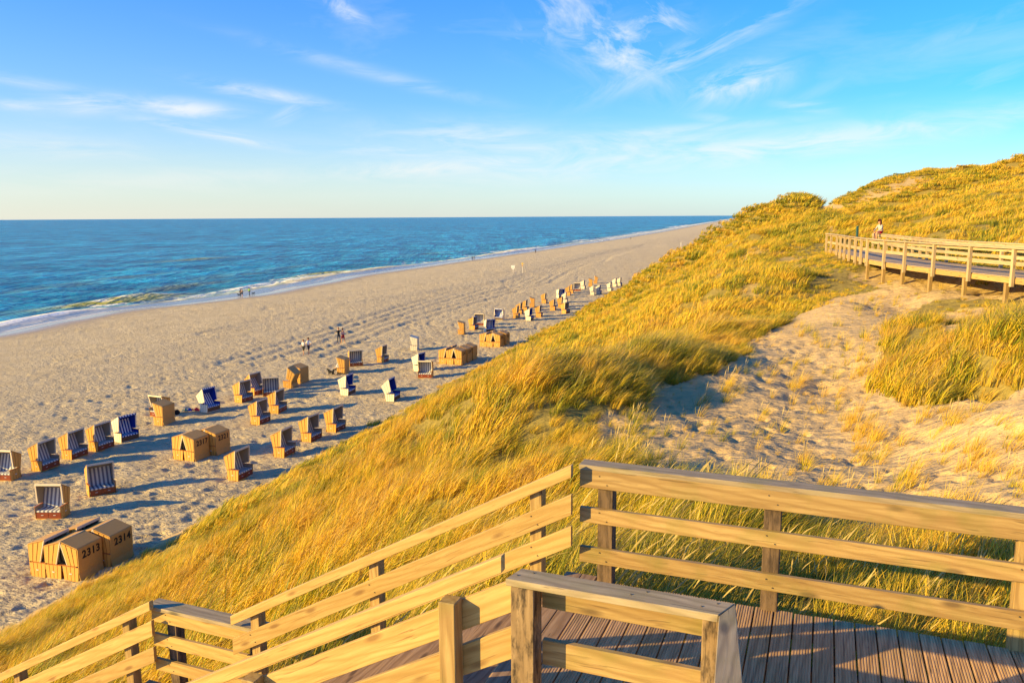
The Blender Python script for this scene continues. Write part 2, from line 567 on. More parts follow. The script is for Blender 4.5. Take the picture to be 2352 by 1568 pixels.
tag(link('beach', me, M_BEACH), kind='structure')

# ------------------------------------------------------------------ dune ground
azs = np.radians(np.concatenate([np.arange(-110, -46, 2.), np.linspace(-46, 42, 640), np.arange(43, 140, 3.)]))
rr = [1.2]
while rr[-1] < 2500:
    r_ = rr[-1]
    rr.append(r_ + (max(.045, r_ * .0062) if r_ < 45 else r_ * .012))
rr = np.array(rr)
A_, R_ = np.meshgrid(azs, rr, indexing='ij')
x, y = (R_ * np.sin(A_)).ravel(), (R_ * np.cos(A_)).ravel()
z, s = dune_z(x, y)
uu = u_of(x, y)
z = np.where(uu < 2, np.minimum(z, BEACH + .415 * uu + .3 * fbm(x / 2.5, y / 2.5, 2, 91)), z)
me, used = grid_mesh('dune', np.stack([x, y, z], 1), len(azs), len(rr), uu > -1.6)
thatch = (1 - np.clip(s * 1.25, 0, 1)) * sstep(.6, 2.2, uu + 1.2 * fbm(x / 2, y / 2, 2, 92))
fattr(me, 'wet', np.zeros(len(used)))
fattr(me, 'thatch', thatch[used])
fattr(me, 'tracks', np.zeros(len(used)))
tag(link('dune', me, M_DUNE), kind='structure')
del A_, R_, x, y, z, uu, s, thatch


def ground(px_, py_):
    xx, yy = np.array([float(px_)]), np.array([float(py_)])
    if u_of(xx, yy)[0] > 1:
        return float(dune_z(xx, yy)[0][0])
    return float(beach_z(xx, yy)[0])


# ------------------------------------------------------------------ sea
azs = np.radians(np.concatenate([np.arange(-120, -45, 3.), np.linspace(-45, 20, 560)]))
rr = [92.]
while rr[-1] < 90000:
    r_ = rr[-1]
    rr.append(r_ + max(.30, r_ * r_ / 16.5 * .00034))
rr = np.array(rr)
A_, R_ = np.meshgrid(azs, rr, indexing='ij')
x, y = (R_ * np.sin(A_)).ravel(), (R_ * np.cos(A_)).ravel()
d = shore_d(x, y)
dist = np.hypot(x, y)
along = x * .286 + y * .958
# swell crests run roughly parallel to the coast
ph = d + 5 * fbm(along / 40, d / 30, 2, 101)
deep = sstep(4, 30, d)
z = WATER + deep * (.30 * fbm(d / 7.5, along / 26, 3, 103) + .35 * fbm(d / 22, along / 70, 2, 104)) * (1 - sstep(900, 2500, dist))
chop = fbm(x / 2.2 + y * .2, y / 1.4, 3, 105)
z = z + .22 * chop * deep * (1 - sstep(250, 500, dist))
foam = np.zeros(len(x))
green = np.zeros(len(x))


def breaker(px, py, halflen, dist_off, height, width, foamy, greeny, thick=1.0):
    """a wave just rising or breaking, centred where the photo shows one"""
    global z, foam, green
    c = at_z(px, py, WATER)
    a0 = c.x * .286 + c.y * .958
    d0 = shore_d(np.array([c.x]), np.array([c.y]))[0]
    wv = dist_off * 1.6 * vnoise(along / 9, along * 0 + px, 3)
    m = np.exp(-((along - a0) / halflen) ** 2)
    q = (d - d0 - wv) / width
    prof = np.exp(-q * q) * m
    z = z + height * .55 * prof
    face = np.exp(-((q + .55) / .6) ** 2) * m
    green = np.maximum(green, greeny * face)
    rag = sstep(-.16, .12, fbm(along / 2.2, d / 1.6, 3, int(px)) + .15 * (m - .5))
    foam = np.maximum(foam, foamy * np.clip(1.5 * m, 0, 1) * np.exp(-((q + .25) / .55) ** 2) * rag)
    lace = sstep(.0, .14, fbm(along / 3.0, d / 1.1, 4, int(px) + 3))
    foam = np.maximum(foam, .75 * foamy * m * (q < 0) * np.exp(q / 2.2) * lace)


for a in ((262, 694, 13, .6, 1.5, 4.2, .35, 1.0), (325, 685, 8, .6, 1.2, 3.2, .9, .8), (60, 738, 13, 1, .6, 2.0, 1.1, .2),
          (110, 726, 14, 1, .55, 2.0, 1.1, .1), (400, 660, 16, 1, .9, 4.0, .1, .25), (435, 597, 20, 1, .9, 6.0, 0, .35),
          (520, 668, 18, 1, .5, 2.0, 1.0, .1), (640, 650, 22, 1, .7, 2.2, 1.1, .3), (700, 642, 16, 1, .8, 2.2, 1.1, .4),
          (735, 630, 18, 1, .9, 3.4, .1, .6), (830, 622, 26, 1, .6, 2.5, .8, .3), (870, 619, 24, 1, .8, 2.6, .35, .9), (1060, 604, 26, 1, .6, 2.6, .8, .3),
          (1000, 610, 22, 1, .7, 2.6, .7, .4), (1170, 578, 34, 1.5, 1.1, 3.4, 1.2, .6), (1210, 574, 26, 1.5, 1.0, 3.2, 1.2, .4),
          (1325, 553, 20, 1.5, 1.0, 4, 1.2, .1), (1400, 550, 50, 2, .6, 4.5, 1.2, 0), (1330, 566, 40, 1.5, .5, 4, 1.2, 0),
          (1480, 540, 70, 2, .8, 6, 1.3, 0), (1560, 527, 90, 3, .8, 7, 1.3, 0), (1470, 534, 40, 3, .9, 7, 1.2, 0), (1545, 521, 60, 3, .9, 9, 1.3, 0),
          (1570, 518, 90, 3, .8, 8, 1.3, 0), (1660, 505, 300, 4, .8, 12, 1.3, 0), (250, 640, 25, 1, .5, 5, 0, .12), (150, 655, 30, 1, .4, 5, 0, .1),
          (640, 615, 25, 1, .5, 5, .02, .12), (520, 632, 25, 1, .45, 5, .02, .1), (980, 583, 30, 1, .5, 5, 0, .1)):
    breaker(*a)
# the swash: a thin clear film edged by white lace
n3 = fbm(along / 3.5, d / 2.2, 4, 111)
foam = np.maximum(foam, np.exp(-((d - 7.5 - 2.5 * fbm(along / 14, along * 0, 3, 112)) / 1.1) ** 2) * sstep(-.2, .1, n3))
foam = np.maximum(foam, .9 * np.exp(-((d - .35) / .3) ** 2) * sstep(-.12, .12, vnoise(along / 11, along * 0 + 4, 114)))
foam = np.maximum(foam, .8 * ((d > 7) & (d < 17)) * sstep(.02, .2, n3) * sstep(-.1, .25, vnoise(along / 18, along * 0 + 8, 113)))
film = 1 - sstep(5.5, 8.0, d + 1.5 * n3)
foam = np.maximum(foam, .6 * sstep(330, 700, dist) * np.exp(-((d - 9) / 8.) ** 2))
z = np.where(d < 2, WATER + .012 + 0 * z, z)
me, used = grid_mesh('sea', np.stack([x, y, z], 1), len(azs), len(rr), d > -.6)
fattr(me, 'foam', np.clip(foam, 0, 1)[used])
fattr(me, 'green', np.clip(green, 0, 1)[used])
fattr(me, 'film', film[used])
fattr(me, 'shallow', np.exp(-np.clip(d, 0, None) / 34)[used])
m, t, b, out = principled('sea_water')
g = t.n('ShaderNodeNewGeometry')
A = lambda n: t.n('ShaderNodeAttribute', attribute_name=n).outputs['Fac']
foamA, greenA, filmA, shA = A('foam'), A('green'), A('film'), A('shallow')
pos = g.outputs['Position']
mp1 = t.n('ShaderNodeMapping', {'Vector': pos, 'Rotation': (0, 0, R(-8)), 'Scale': (.45, 1.0, 1.0)}).outputs[0]
w1 = t.n('ShaderNodeTexNoise', {'Vector': mp1, 'Scale': .55, 'Detail': 6.0, 'Roughness': .62}).outputs[0]
w2 = t.n('ShaderNodeTexNoise', {'Vector': mp1, 'Scale': .09, 'Detail': 4.0, 'Roughness': .6}).outputs[0]
w3 = t.n('ShaderNodeTexNoise', {'Vector': mp1, 'Scale': .012, 'Detail': 4.0, 'Roughness': .6}).outputs[0]
big = t.ramp(t.m('ADD', t.m('ADD', t.m('MULTIPLY', w2, .4), t.m('MULTIPLY', w3, .3)), t.m('MULTIPLY', w1, .3)), [(.40, (.0, .09, .25)), (.50, (.0, .19, .43)), (.60, (.0, .31, .58))])
mr = lambda v_, a_, b_: t.n('ShaderNodeMapRange', {0: v_, 1: a_, 2: b_, 3: .0, 4: 1.}).outputs[0]
mp3 = t.n('ShaderNodeMapping', {'Vector': pos, 'Rotation': (0, 0, R(-4)), 'Scale': (1.0, .22, 1.0)}).outputs[0]
w4 = t.n('ShaderNodeTexNoise', {'Vector': mp3, 'Scale': .33, 'Detail': 4.0, 'Roughness': .7}).outputs[0]
w5 = t.n('ShaderNodeTexNoise', {'Vector': mp3, 'Scale': .07, 'Detail': 4.0, 'Roughness': .75}).outputs[0]
wl = t.m('MULTIPLY', t.m('ADD', t.m('ADD', mr(w4, .42, .60), mr(w5, .44, .60)), t.m('MULTIPLY', mr(w2, .42, .6), .8)), .38, clamp=True)  # wave shading put into the water colour: mask of light and dark wavelets
c = t.mix(t.m('MULTIPLY', shA, .8), big, (.008, .17, .23))
c = t.mix(t.m('MULTIPLY', t.m('POWER', wl, 1.6), .9), c, (.03, .46, .76))
c = t.mix(t.m('MULTIPLY', t.m('POWER', t.m('SUBTRACT', 1.0, wl), 1.5), .62), c, (.0, .055, .15))
c = t.mix(t.m('MULTIPLY', greenA, 1.7, clamp=True), c, (.36, .34, .03))
c = t.mix(filmA, c, (.24, .25, .25))
fn = t.n('ShaderNodeTexNoise', {'Vector': pos, 'Scale': 1.6, 'Detail': 5.0}).outputs[0]
fm = t.m('MULTIPLY', foamA, t.n('ShaderNodeMapRange', {0: fn, 1: .3, 2: .5, 3: .7, 4: 1.}).outputs[0], clamp=True)
c = t.mix(fm, c, (.93, .90, .84))
hg = t.m('ADD', t.m('ADD', t.m('MULTIPLY', w1, 1.5), t.m('MULTIPLY', w2, 4.5)), t.m('MULTIPLY', w3, 9.0))
hg = t.m('ADD', hg, t.m('ADD', t.m('MULTIPLY', w4, 1.5), t.m('MULTIPLY', w5, 5.0)))
hg = t.m('MULTIPLY', hg, t.m('SUBTRACT', 1.0, t.m('MULTIPLY', filmA, .97)))
hg = t.m('ADD', hg, t.m('MULTIPLY', fm, .12))
bump = t.n('ShaderNodeBump', {'Height': hg, 'Strength': 1.0, 'Distance': .8})
rough = t.n('ShaderNodeMapRange', {0: fm, 1: 0., 2: .6, 3: .22, 4: .9}).outputs[0]
setin(t, b, Base_Color=c, Roughness=rough, Normal=bump.outputs[0], IOR=t.n('ShaderNodeMapRange', {0: filmA, 1: 0., 2: 1., 3: 1.12, 4: 1.33}).outputs[0], Specular_IOR_Level=t.n('ShaderNodeMapRange', {0: filmA, 1: 0., 2: 1., 3: .05, 4: .5}).outputs[0])
tag(link('sea', me, m), kind='structure')
del A_, R_, x, y, z, d, dist, foam, green

# ------------------------------------------------------------------ wood
def wood_material(name, cols, dark, stain=0.0, rough=.62, moss=0.0, knots=True, contrast=1.0):
    m, t, b, out = principled(name)
    tcn = t.n('ShaderNodeTexCoord').outputs['Object']
    oi = t.n('ShaderNodeObjectInfo').outputs['Random']
    off = t.n('ShaderNodeCombineXYZ', {0: t.m('MULTIPLY', oi, 37.), 1: t.m('MULTIPLY', oi, 11.), 2: t.m('MULTIPLY', oi, 23.)}).outputs[0]
    v = t.n('ShaderNodeVectorMath', {0: tcn, 1: off}, operation='ADD').outputs[0]
    warp = t.n('ShaderNodeTexNoise', {'Vector': v, 'Scale': 2.2, 'Detail': 2.0})
    vw = t.n('ShaderNodeVectorMath', {0: v, 1: t.n('ShaderNodeVectorMath', {0: warp.outputs['Color'], 1: (.05, .05, .05)}, operation='MULTIPLY').outputs[0]}, operation='ADD').outputs[0]
    mp = t.n('ShaderNodeMapping', {'Vector': vw, 'Scale': (1.3, 26., 26.)}).outputs[0]
    g1 = t.n('ShaderNodeTexNoise', {'Vector': mp, 'Scale': 1.0, 'Detail': 6.0, 'Roughness': .65, 'Distortion': .5}).outputs[0]
    mp2 = t.n('ShaderNodeMapping', {'Vector': v, 'Scale': (3.2, 9., 9.)}).outputs[0]
    g2 = t.n('ShaderNodeTexNoise', {'Vector': mp2, 'Scale': 1.0, 'Detail': 3.0}).outputs[0]
    c = t.ramp(g1, [(.5 - .2 * contrast, cols[1]), (.5 + .16 * contrast, cols[0])])
    c = t.mix(t.m('MULTIPLY', t.m('SUBTRACT', g2, .35), .9, clamp=True), c, cols[2])
    # growth-ring arches
    wv = t.n('ShaderNodeTexWave', {'Vector': t.n('ShaderNodeMapping', {'Vector': vw, 'Scale': (.10, 1., 1.)}).outputs[0], 'Scale': 8.5, 'Distortion': 7.0, 'Detail': 2.0, 'Detail Scale': .8}, wave_type='BANDS', bands_direction='DIAGONAL').outputs['Fac']
    c = t.mix(t.m('MULTIPLY', t.m('POWER', wv, 2.5), .7), c, cols[1])
    ck = t.n('ShaderNodeTexNoise', {'Vector': t.n('ShaderNodeMapping', {'Vector': vw, 'Scale': (.9, 75., 75.)}).outputs[0], 'Scale': 1.0, 'Detail': 3.0}).outputs[0]
    c = t.mix(t.n('ShaderNodeMapRange', {0: ck, 1: .62, 2: .70, 3: 0., 4: .65}).outputs[0], c, dark)
    hgt = g1
    if knots:
        kmp = t.n('ShaderNodeMapping', {'Vector': v, 'Scale': (2.0, 6.5, 6.5)}).outputs[0]
        vo = t.n('ShaderNodeTexVoronoi', {'Vector': kmp, 'Scale': 1.0, 'Randomness': 1.0}).outputs['Distance']
        kn = t.n('ShaderNodeMapRange', {0: vo, 1: .08, 2: .20, 3: 1., 4: 0.}).outputs[0]
        c = t.mix(t.m('MULTIPLY', kn, .75), c, dark)
    if stain:
        sn = t.n('ShaderNodeTexNoise', {'Vector': t.n('ShaderNodeMapping', {'Vector': v, 'Scale': (4.5, 16., 16.)}).outputs[0], 'Scale': 1.0, 'Detail': 5.0, 'Roughness': .7}).outputs[0]
        sf = t.n('ShaderNodeMapRange', {0: sn, 1: .46, 2: .62, 3: 0., 4: stain}).outputs[0]
        c = t.mix(sf, c, dark)
    if moss:
        mn = t.n('ShaderNodeTexNoise', {'Vector': v, 'Scale': 3.5, 'Detail': 5.0}).outputs[0]
        mf = t.n('ShaderNodeMapRange', {0: mn, 1: .5, 2: .75, 3: 0., 4: moss}).outputs[0]
        c = t.mix(mf, c, (.16, .16, .03))
    hs = t.n('ShaderNodeHueSaturation', {'Color': c, 'Value': t.n('ShaderNodeMapRange', {0: oi, 3: .86, 4: 1.1}).outputs[0]}).outputs[0]
    bump = t.n('ShaderNodeBump', {'Height': hgt, 'Strength': .35, 'Distance': .006})
    setin(t, b, Base_Color=hs, Roughness=rough, Normal=bump.outputs[0], Specular_IOR_Level=.3)
    return m


M_PINE = wood_material('new_pine', ((.52, .355, .135), (.36, .215, .065), (.45, .29, .10)), (.20, .10, .035))
M_OLD = wood_material('weathered_pine', ((.43, .295, .125), (.25, .15, .055), (.35, .23, .09)), (.10, .06, .03), moss=.45)
M_CAP = wood_material('weathered_cap', ((.42, .33, .21), (.22, .165, .10), (.33, .26, .165)), (.06, .05, .04), moss=.4)
M_POST = wood_material('rough_post', ((.38, .26, .14), (.22, .14, .07), (.30, .2, .1)), (.045, .03, .02), stain=.95, rough=.8)
M_DARK = wood_material('dark_post', ((.20, .13, .08), (.10, .065, .04), (.14, .09, .05)), (.03, .02, .015), stain=.7, rough=.85)
M_DECK = wood_material('deck_plank', ((.66, .42, .20), (.32, .185, .08), (.50, .31, .15)), (.07, .045, .03), rough=.7, moss=.25, knots=False, contrast=1.2)
M_TREAD = wood_material('stair_tread', ((.46, .30, .18), (.20, .115, .06), (.36, .225, .13)), (.07, .04, .025), rough=.7, contrast=1.4)
M_WALK = wood_material('boardwalk_wood', ((.52, .40, .24), (.36, .26, .14), (.45, .33, .18)), (.14, .08, .04))
M_WALKDECK = wood_material('boardwalk_plank', ((.54, .39, .22), (.34, .24, .13), (.45, .32, .18)), (.1, .08, .06), knots=False)

_box_cache = {}


def box_mesh(l, wd, h, bev=.004, name='board'):
    key = (round(l, 3), round(wd, 3), round(h, 3), bev, name)
    if key in _box_cache:
        return _box_cache[key]
    bm = bmesh.new()
    bmesh.ops.create_cube(bm, size=1)
    for v in bm.verts:
        v.co = Vector((v.co.x * l, v.co.y * wd, v.co.z * h))
    if bev:
        bmesh.ops.bevel(bm, geom=bm.edges[:], offset=bev, segments=1, affect='EDGES', profile=.5)
    me = bpy.data.meshes.new(name)
    bm.to_mesh(me)
    bm.free()
    _box_cache[key] = me
    return me


def frame_matrix(p0, p1, up=(0, 0, 1)):
    ax = (Vector(p1) - Vector(p0)).normalized()
    up = Vector(up)
    ay = up.cross(ax).normalized()
    az_ = ax.cross(ay)
    M = Matrix((ax, ay, az_)).transposed().to_4x4()
    M.translation = (Vector(p0) + Vector(p1)) / 2
    return M


def board(name, parent, p0, p1, wd, h, mat, up=(0, 0, 1), bev=.004, jitter=0.0, plumb=False):
    """p0->p1 is the centre line; wd is horizontal thickness, h is the height"""
    l = (Vector(p1) - Vector(p0)).length
    me = box_mesh(l, wd, h, bev, name)
    if plumb:                                    # both ends sawn vertical
        d_ = Vector(p1) - Vector(p0)
        tn = d_.z / math.hypot(d_.x, d_.y)
        me = me.copy()
        for v in me.vertices:
            v.co.x += v.co.z * tn
    if not me.materials:
        me.materials.append(mat)
    elif me.materials[0] != mat:
        me = me.copy()
        me.materials[0] = mat
    o = bpy.data.objects.new(name, me)
    COL.objects.link(o)
    o.parent = parent
    M = frame_matrix(p0, p1, up)
    if jitter:
        M = M @ Matrix.Rotation(random.uniform(-jitter, jitter), 4, 'X')
    o.matrix_local = parent.matrix_basis.inverted() @ M
    return o


def parented(o, parent):
    """world-space mesh -> child of an empty that is not at the origin"""
    o.parent = parent
    o.matrix_local = parent.matrix_basis.inverted()
    return o


TH = R(-21.5)
E1 = Vector((math.cos(TH), math.sin(TH), 0))
E2 = Vector((-math.sin(TH), math.cos(TH), 0))


def L(a, b, z):
    return E1 * a + E2 * b + Vector((0, 0, z))


DZ = -3.24                                       # upper landing floor
D2 = -5.45                                       # lower landing floor
SL = .552                                        # fall of the stairs
A0 = -2.08                                       # head of the flight
A1 = A0 - (DZ - D2) / SL                         # foot of the flight


def plank_mesh(l, wd, h, grooves=7):
    """grooved decking board, long axis X"""
    prof = [(-wd / 2, 0), (-wd / 2, h - .003)]
    gw = wd / grooves
    for i in range(grooves):
        y0 = -wd / 2 + gw * i
        prof += [(y0 + gw * .16, h), (y0 + gw * .62, h), (y0 + gw * .72, h - .0035), (y0 + gw * .92, h - .0035)]
    prof += [(wd / 2, h - .003), (wd / 2, 0)]
    n = len(prof)
    vs = [(-l / 2, p[0], p[1]) for p in prof] + [(l / 2, p[0], p[1]) for p in prof]
    fs = [(i, (i + 1) % n, n + (i + 1) % n, n + i) for i in range(n)] + [tuple(range(n - 1, -1, -1)), tuple(range(n, 2 * n))]
    me = bpy.data.meshes.new('deck_plank')
    me.from_pydata(vs, [], fs)
    me.materials.append(M_DECK)
    return me


# upper landing
landing = empty('landing_deck', L(-.3, 5.3, DZ))
tag(landing, 'upper wooden landing of grooved deck planks behind the short handrail', 'deck')
PW, GAP = .142, .012
for aa in (-1.87, -2.015):
    board('smooth_board', landing, L(aa, 4.08, DZ - .018), L(aa, 6.66, DZ - .018), .139, .032, M_TREAD)
a = -1.79 + PW / 2
i = 0
pm = {}
while a < 2.25:
    b1 = 6.57
    b0 = 4.05 if a < -.3 else 3.0
    if a > 1.35:
        b0 = 2.2 + (a - 1.35) * 3.9
        b1 = 6.56
    if b1 - b0 > .3:
        ln = round(b1 - b0, 2)
        if ln not in pm:
            pm[ln] = plank_mesh(ln, PW, .028)
        o = bpy.data.objects.new('plank', pm[ln])
        COL.objects.link(o)
        o.parent = landing
        M = frame_matrix(L(a, b0 + random.uniform(-.01, .01), DZ), L(a, b1 + random.uniform(-.012, .012), DZ))
        M.translation.z = DZ - .028 + random.uniform(-.002, .002)
        o.matrix_local = landing.matrix_basis.inverted() @ M
    a += PW + GAP
    i += 1
for bb in (4.3, 5.0, 5.8, 6.5):
    board('joist', landing, L(A0 + .1, bb, DZ - .11), L(1.7, bb, DZ - .11), .07, .15, M_DARK)
board('edge_board', landing, L(A0, 4.08, DZ - .055), L(A0, 6.66, DZ - .055), .03, .1, M_DECK, bev=.003)
for aa, bb in ((A0 + .15, 4.3), (A0 + .15, 6.4), (.2, 6.4), (1.6, 6.4), (.2, 3.0)):
    P = L(aa, bb, 0)
    board('leg', landing, (P.x, P.y, DZ - .19), (P.x, P.y, ground(P.x, P.y) - .5), .1, .1, M_DARK, up=(0, 1, 0))


def post(parent, a, b, z0, z1, mat, size=.13, name='post'):
    P = L(a, b, 0)
    o = board(name, parent, (P.x, P.y, z0), (P.x, P.y, z1), size, size, mat, up=tuple(E2))
    return o


# long railing on the far side of the landing
r1 = empty('long_railing', L(-.3, 6.53, DZ))
tag(r1, 'long weathered wooden railing at the back of the upper landing, before the sandy hollow', 'railing')
for aa in (-1.70, -.30, 1.49):
    post(r1, aa, 6.60, DZ - .55 if aa < 1 else DZ - .5, DZ + 1.045, M_DARK if aa < 1 else M_OLD, .135 if aa < 1 else .12)
zt = DZ + 1.02
for k, (dz, hh) in enumerate(((-.05, .165), (-.385, .138), (-.755, .145))):
    board('rail', r1, L(-1.92, 6.505 + .002 * k, zt + dz), L(1.56 + .5 * (k == 0), 6.505 + .002 * k, zt + dz), .045, hh, M_OLD)
board('cap_board', r1, L(-1.93, 6.57, DZ + 1.07), L(2.4, 6.57, DZ + 1.07), .17, .045, M_CAP)

# short railing in the foreground, with its return toward the viewer
r2 = empty('short_railing', L(-1.0, 4.27, DZ))
tag(r2, 'short foreground railing with flat grey cap and rough posts at the stair head', 'railing')
post(r2, -1.60, 4.275, DZ - .6, DZ + 1.035, M_POST, .148)
post(r2, -.475, 4.275, DZ - .6, DZ + 1.035, M_POST, .125)
for k, (dz, hh) in enumerate(((.945, .175), (.56, .165), (.19, .16))):
    board('rail', r2, L(-1.525, 4.372 + .002 * k, DZ + dz), L(-.46, 4.372 + .002 * k, DZ + dz), .042, hh, M_OLD)
bmv = [L(-1.705, 4.195, 0), L(-.45, 4.195, 0), L(-.38, 4.365, 0), L(-1.665, 4.365, 0)]


def prism(name, parent, pts, z0, z1, mat, bev=.004):
    me = bpy.data.meshes.new(name)
    ax = (Vector(pts[1]) - Vector(pts[0])).normalized()
    c = sum((Vector(p) for p in pts), Vector()) / len(pts)
    ay = Vector((-ax.y, ax.x, 0))
    Mi = Matrix((ax, ay, Vector((0, 0, 1)))).transposed().to_4x4()
    Mi.translation = Vector((c.x, c.y, (z0 + z1) / 2))
    inv = Mi.inverted()
    bm = bmesh.new()
    lo = [bm.verts.new(inv @ Vector((p[0], p[1], z0))) for p in pts]
    hi = [bm.verts.new(inv @ Vector((p[0], p[1], z1))) for p in pts]
    bm.faces.new(lo[::-1])
    bm.faces.new(hi)
    n = len(pts)
    for i in range(n):
        bm.faces.new((lo[i], lo[(i + 1) % n], hi[(i + 1) % n], hi[i]))
    if bev:
        bmesh.ops.bevel(bm, geom=bm.edges[:], offset=bev, segments=1, affect='EDGES')
    bm.to_mesh(me)
    bm.free()
    o = link(name, me, mat, parent)
    o.matrix_local = parent.matrix_basis.inverted() @ Mi
    return o


prism('cap_board', r2, bmv, DZ + 1.04, DZ + 1.085, M_CAP)
# the return: flat cap running back past the viewer
prism('cap_board', r2, [L(-.447, 4.19, 0), L(-.375, 3.40, 0), L(-.235, 3.40, 0), L(-.377, 4.365, 0)], DZ + 1.041, DZ + 1.084, M_CAP)
for dz in (.94, .56):
    board('rail', r2, L(-.385, 4.20, DZ + dz), L(-.31, 3.42, DZ + dz), .04, .17, M_OLD)

# railing that leaves the corner post on the right
r3 = empty('corner_railing', L(1.55, 6.5, DZ))
tag(r3, 'yellowish railing leaving the corner post at the right edge of the landing', 'railing')
dirc = Vector((.60, -.80, 0))
P0 = L(1.56, 6.42, 0)
for dz in (.97, .635, .265):
    board('rail', r3, P0 + Vector((0, 0, DZ + dz)), P0 + dirc * 1.8 + Vector((0, 0, DZ + dz + .35)), .045, .15, M_PINE)
post(r3, 1.9, 5.2, DZ - .4, DZ + 1.2, M_PINE, .11)
# wedge of boards where the walk turns, right foreground
turn = empty('turning_deck', L(1.9, 5.2, DZ))
tag(turn, 'dark wooden boards of the next walkway section in the bottom right corner', 'deck')
for k in range(9):
    c0 = L(1.66, 6.36, DZ + .008) + Vector((.8, -.6, 0)) * 0 + dirc * (.10 + k * .155)
    side = Vector((-.80, -.60, 0))
    board('plank', turn, c0 + side * (1.75 - k * .02), c0 - side * .5, .145, .03, M_WALKDECK, bev=.003)

# flight of stairs down to the left
flight = empty('upper_stairs', L((A0 + A1) / 2, 5.35, (DZ + D2) / 2))
tag(flight, 'flight of broad brown wooden steps going down from the upper landing to the lower one', 'stairs')
NR = 13
rise = (DZ - D2) / NR
run = (A0 - A1) / NR
for k in range(1, NR):
    zc = DZ - rise * k - .02
    ac = A0 - run * k + run / 2 - .0
    board('tread', flight, L(ac - .01, 4.42, zc), L(ac - .01, 6.46, zc), run + .012, .04, M_TREAD, bev=.006)
for bb in (4.45, 6.43):
    board('stringer', flight, L(A0, bb, DZ - .22), L(A1, bb, D2 - .22), .05, .22, M_OLD)


def stair_rail(name, label, bplane, a_hi, a_lo, ztop_hi, posts, side, npost_mat, group=None, cap_h=.095, offs=((-.27, .165), (-.56, .165))):
    """side = +1: posts stand behind the boards (far side), -1: in front"""
    e = empty(name, L((a_hi + a_lo) / 2, bplane, (ztop_hi - SL * (a_hi - a_lo) / 2) - 1.1))
    tag(e, label, 'handrail', group)
    f = lambda a, dz: ztop_hi - SL * (a_hi - a) + dz
    upv = (SL * -E1.x, SL * -E1.y, 1)
    board('handrail_cap', e, L(a_lo, bplane, f(a_lo, -cap_h / 2)), L(a_hi, bplane, f(a_hi, -cap_h / 2)), .06, cap_h, M_PINE, plumb=True)
    for k, (dz, hh) in enumerate(offs):
        a_l, a_h = a_lo - .03 * k, (a_hi if side > 0 else -1.69)
        board('rail', e, L(a_l, bplane + .001, f(a_l, dz - hh / 2)), L(a_h, bplane + .001, f(a_h, dz - hh / 2)), .042, hh, M_PINE, plumb=True)
    for aa in posts:
        zt_ = f(aa, -cap_h + (.03 if side > 0 else -.03))
        P = L(aa, bplane + side * .081, 0)
        o = board('post', e, (P.x, P.y, zt_ - 1.75), (P.x, P.y, zt_), .115, .115, npost_mat, up=tuple(E2), bev=.006)
    return e


stair_rail('stair_handrail', 'far handrail of the upper stairs with three pale pine boards, grass behind it', 6.37, -1.955, -5.78, -2.125,
           (-2.30, -4.0, -5.5), 1, M_OLD)
stair_rail('stair_handrail', 'near handrail of the upper stairs, ending at the rough post of the short railing', 4.30, -1.76, -5.6, -2.06,
           (-2.09, -3.68, -5.3), -1, M_OLD, offs=((-.19, .185), (-.50, .185)))
# lower landing
low = empty('lower_landing_deck', L(A1 - .6, 5.4, D2))
tag(low, 'lower wooden landing deck at the foot of the upper stairs, bottom left', 'deck')
a = A1 - PW / 2
while a > A1 - 1.25:
    if 2.7 not in pm:
        pm[2.7] = plank_mesh(2.4, PW, .028)
    o = bpy.data.objects.new('plank', pm[2.7])
    COL.objects.link(o)
    o.parent = low
    M = frame_matrix(L(a, 4.2, D2), L(a, 6.6, D2))
    M.translation.z = D2 - .028
    o.matrix_local = low.matrix_basis.inverted() @ M
    a -= PW + GAP
r4 = empty('lower_landing_railing', L(A1 - .6, 6.45, D2))
tag(r4, 'short railing with grey cap on the far side of the lower landing, bottom left', 'railing')
for aa in (-6.78, -5.62):
    post(r4, aa, 6.56, D2 - .7, D2 + 1.03, M_DARK, .13)
for k, (dz, hh) in enumerate(((.955, .155), (.655, .15), (.345, .15))):
    board('rail', r4, L(-7.02, 6.47, D2 + dz), L(-5.45, 6.47, D2 + dz), .042, hh, M_PINE)
board('cap_board', r4, L(-7.05, 6.50, D2 + 1.065), L(-5.42, 6.50, D2 + 1.065), .2, .045, M_CAP)
# lower flight
fl2 = empty('lower_stairs', L(A1 - 2.4, 5.35, D2 - 1))
tag(fl2, 'lower flight of wooden steps leading down toward the beach in the bottom left corner', 'stairs')
for k in range(1, 11):
    board('tread', fl2, L(A1 - 1.2 - run * k + run / 2, 4.42, D2 - rise * k - .02), L(A1 - 1.2 - run * k + run / 2, 6.46, D2 - rise * k - .02), run + .012, .04, M_TREAD, bev=.006)
for bb in (4.45, 6.43):
    board('stringer', fl2, L(A1 - 1.2, bb, D2 - .22), L(A1 - 1.2 - run * 11, bb, D2 - rise * 11 - .22), .05, .22, M_OLD)
stair_rail('stair_handrail', 'pale pine handrail of the lower stairs in the bottom left corner', 6.35, -6.90, -11.2, -4.26, (-7.35, -9.3), 1, M_OLD,
           offs=((-.24, .165), (-.56, .165)))

M_SCREW = bpy.data.materials.new('galvanised_screw')
M_SCREW.use_nodes = True
M_SCREW.node_tree.nodes['Principled BSDF'].inputs['Base Color'].default_value = (.07, .06, .05, 1)
M_SCREW.node_tree.nodes['Principled BSDF'].inputs['Roughness'].default_value = .5


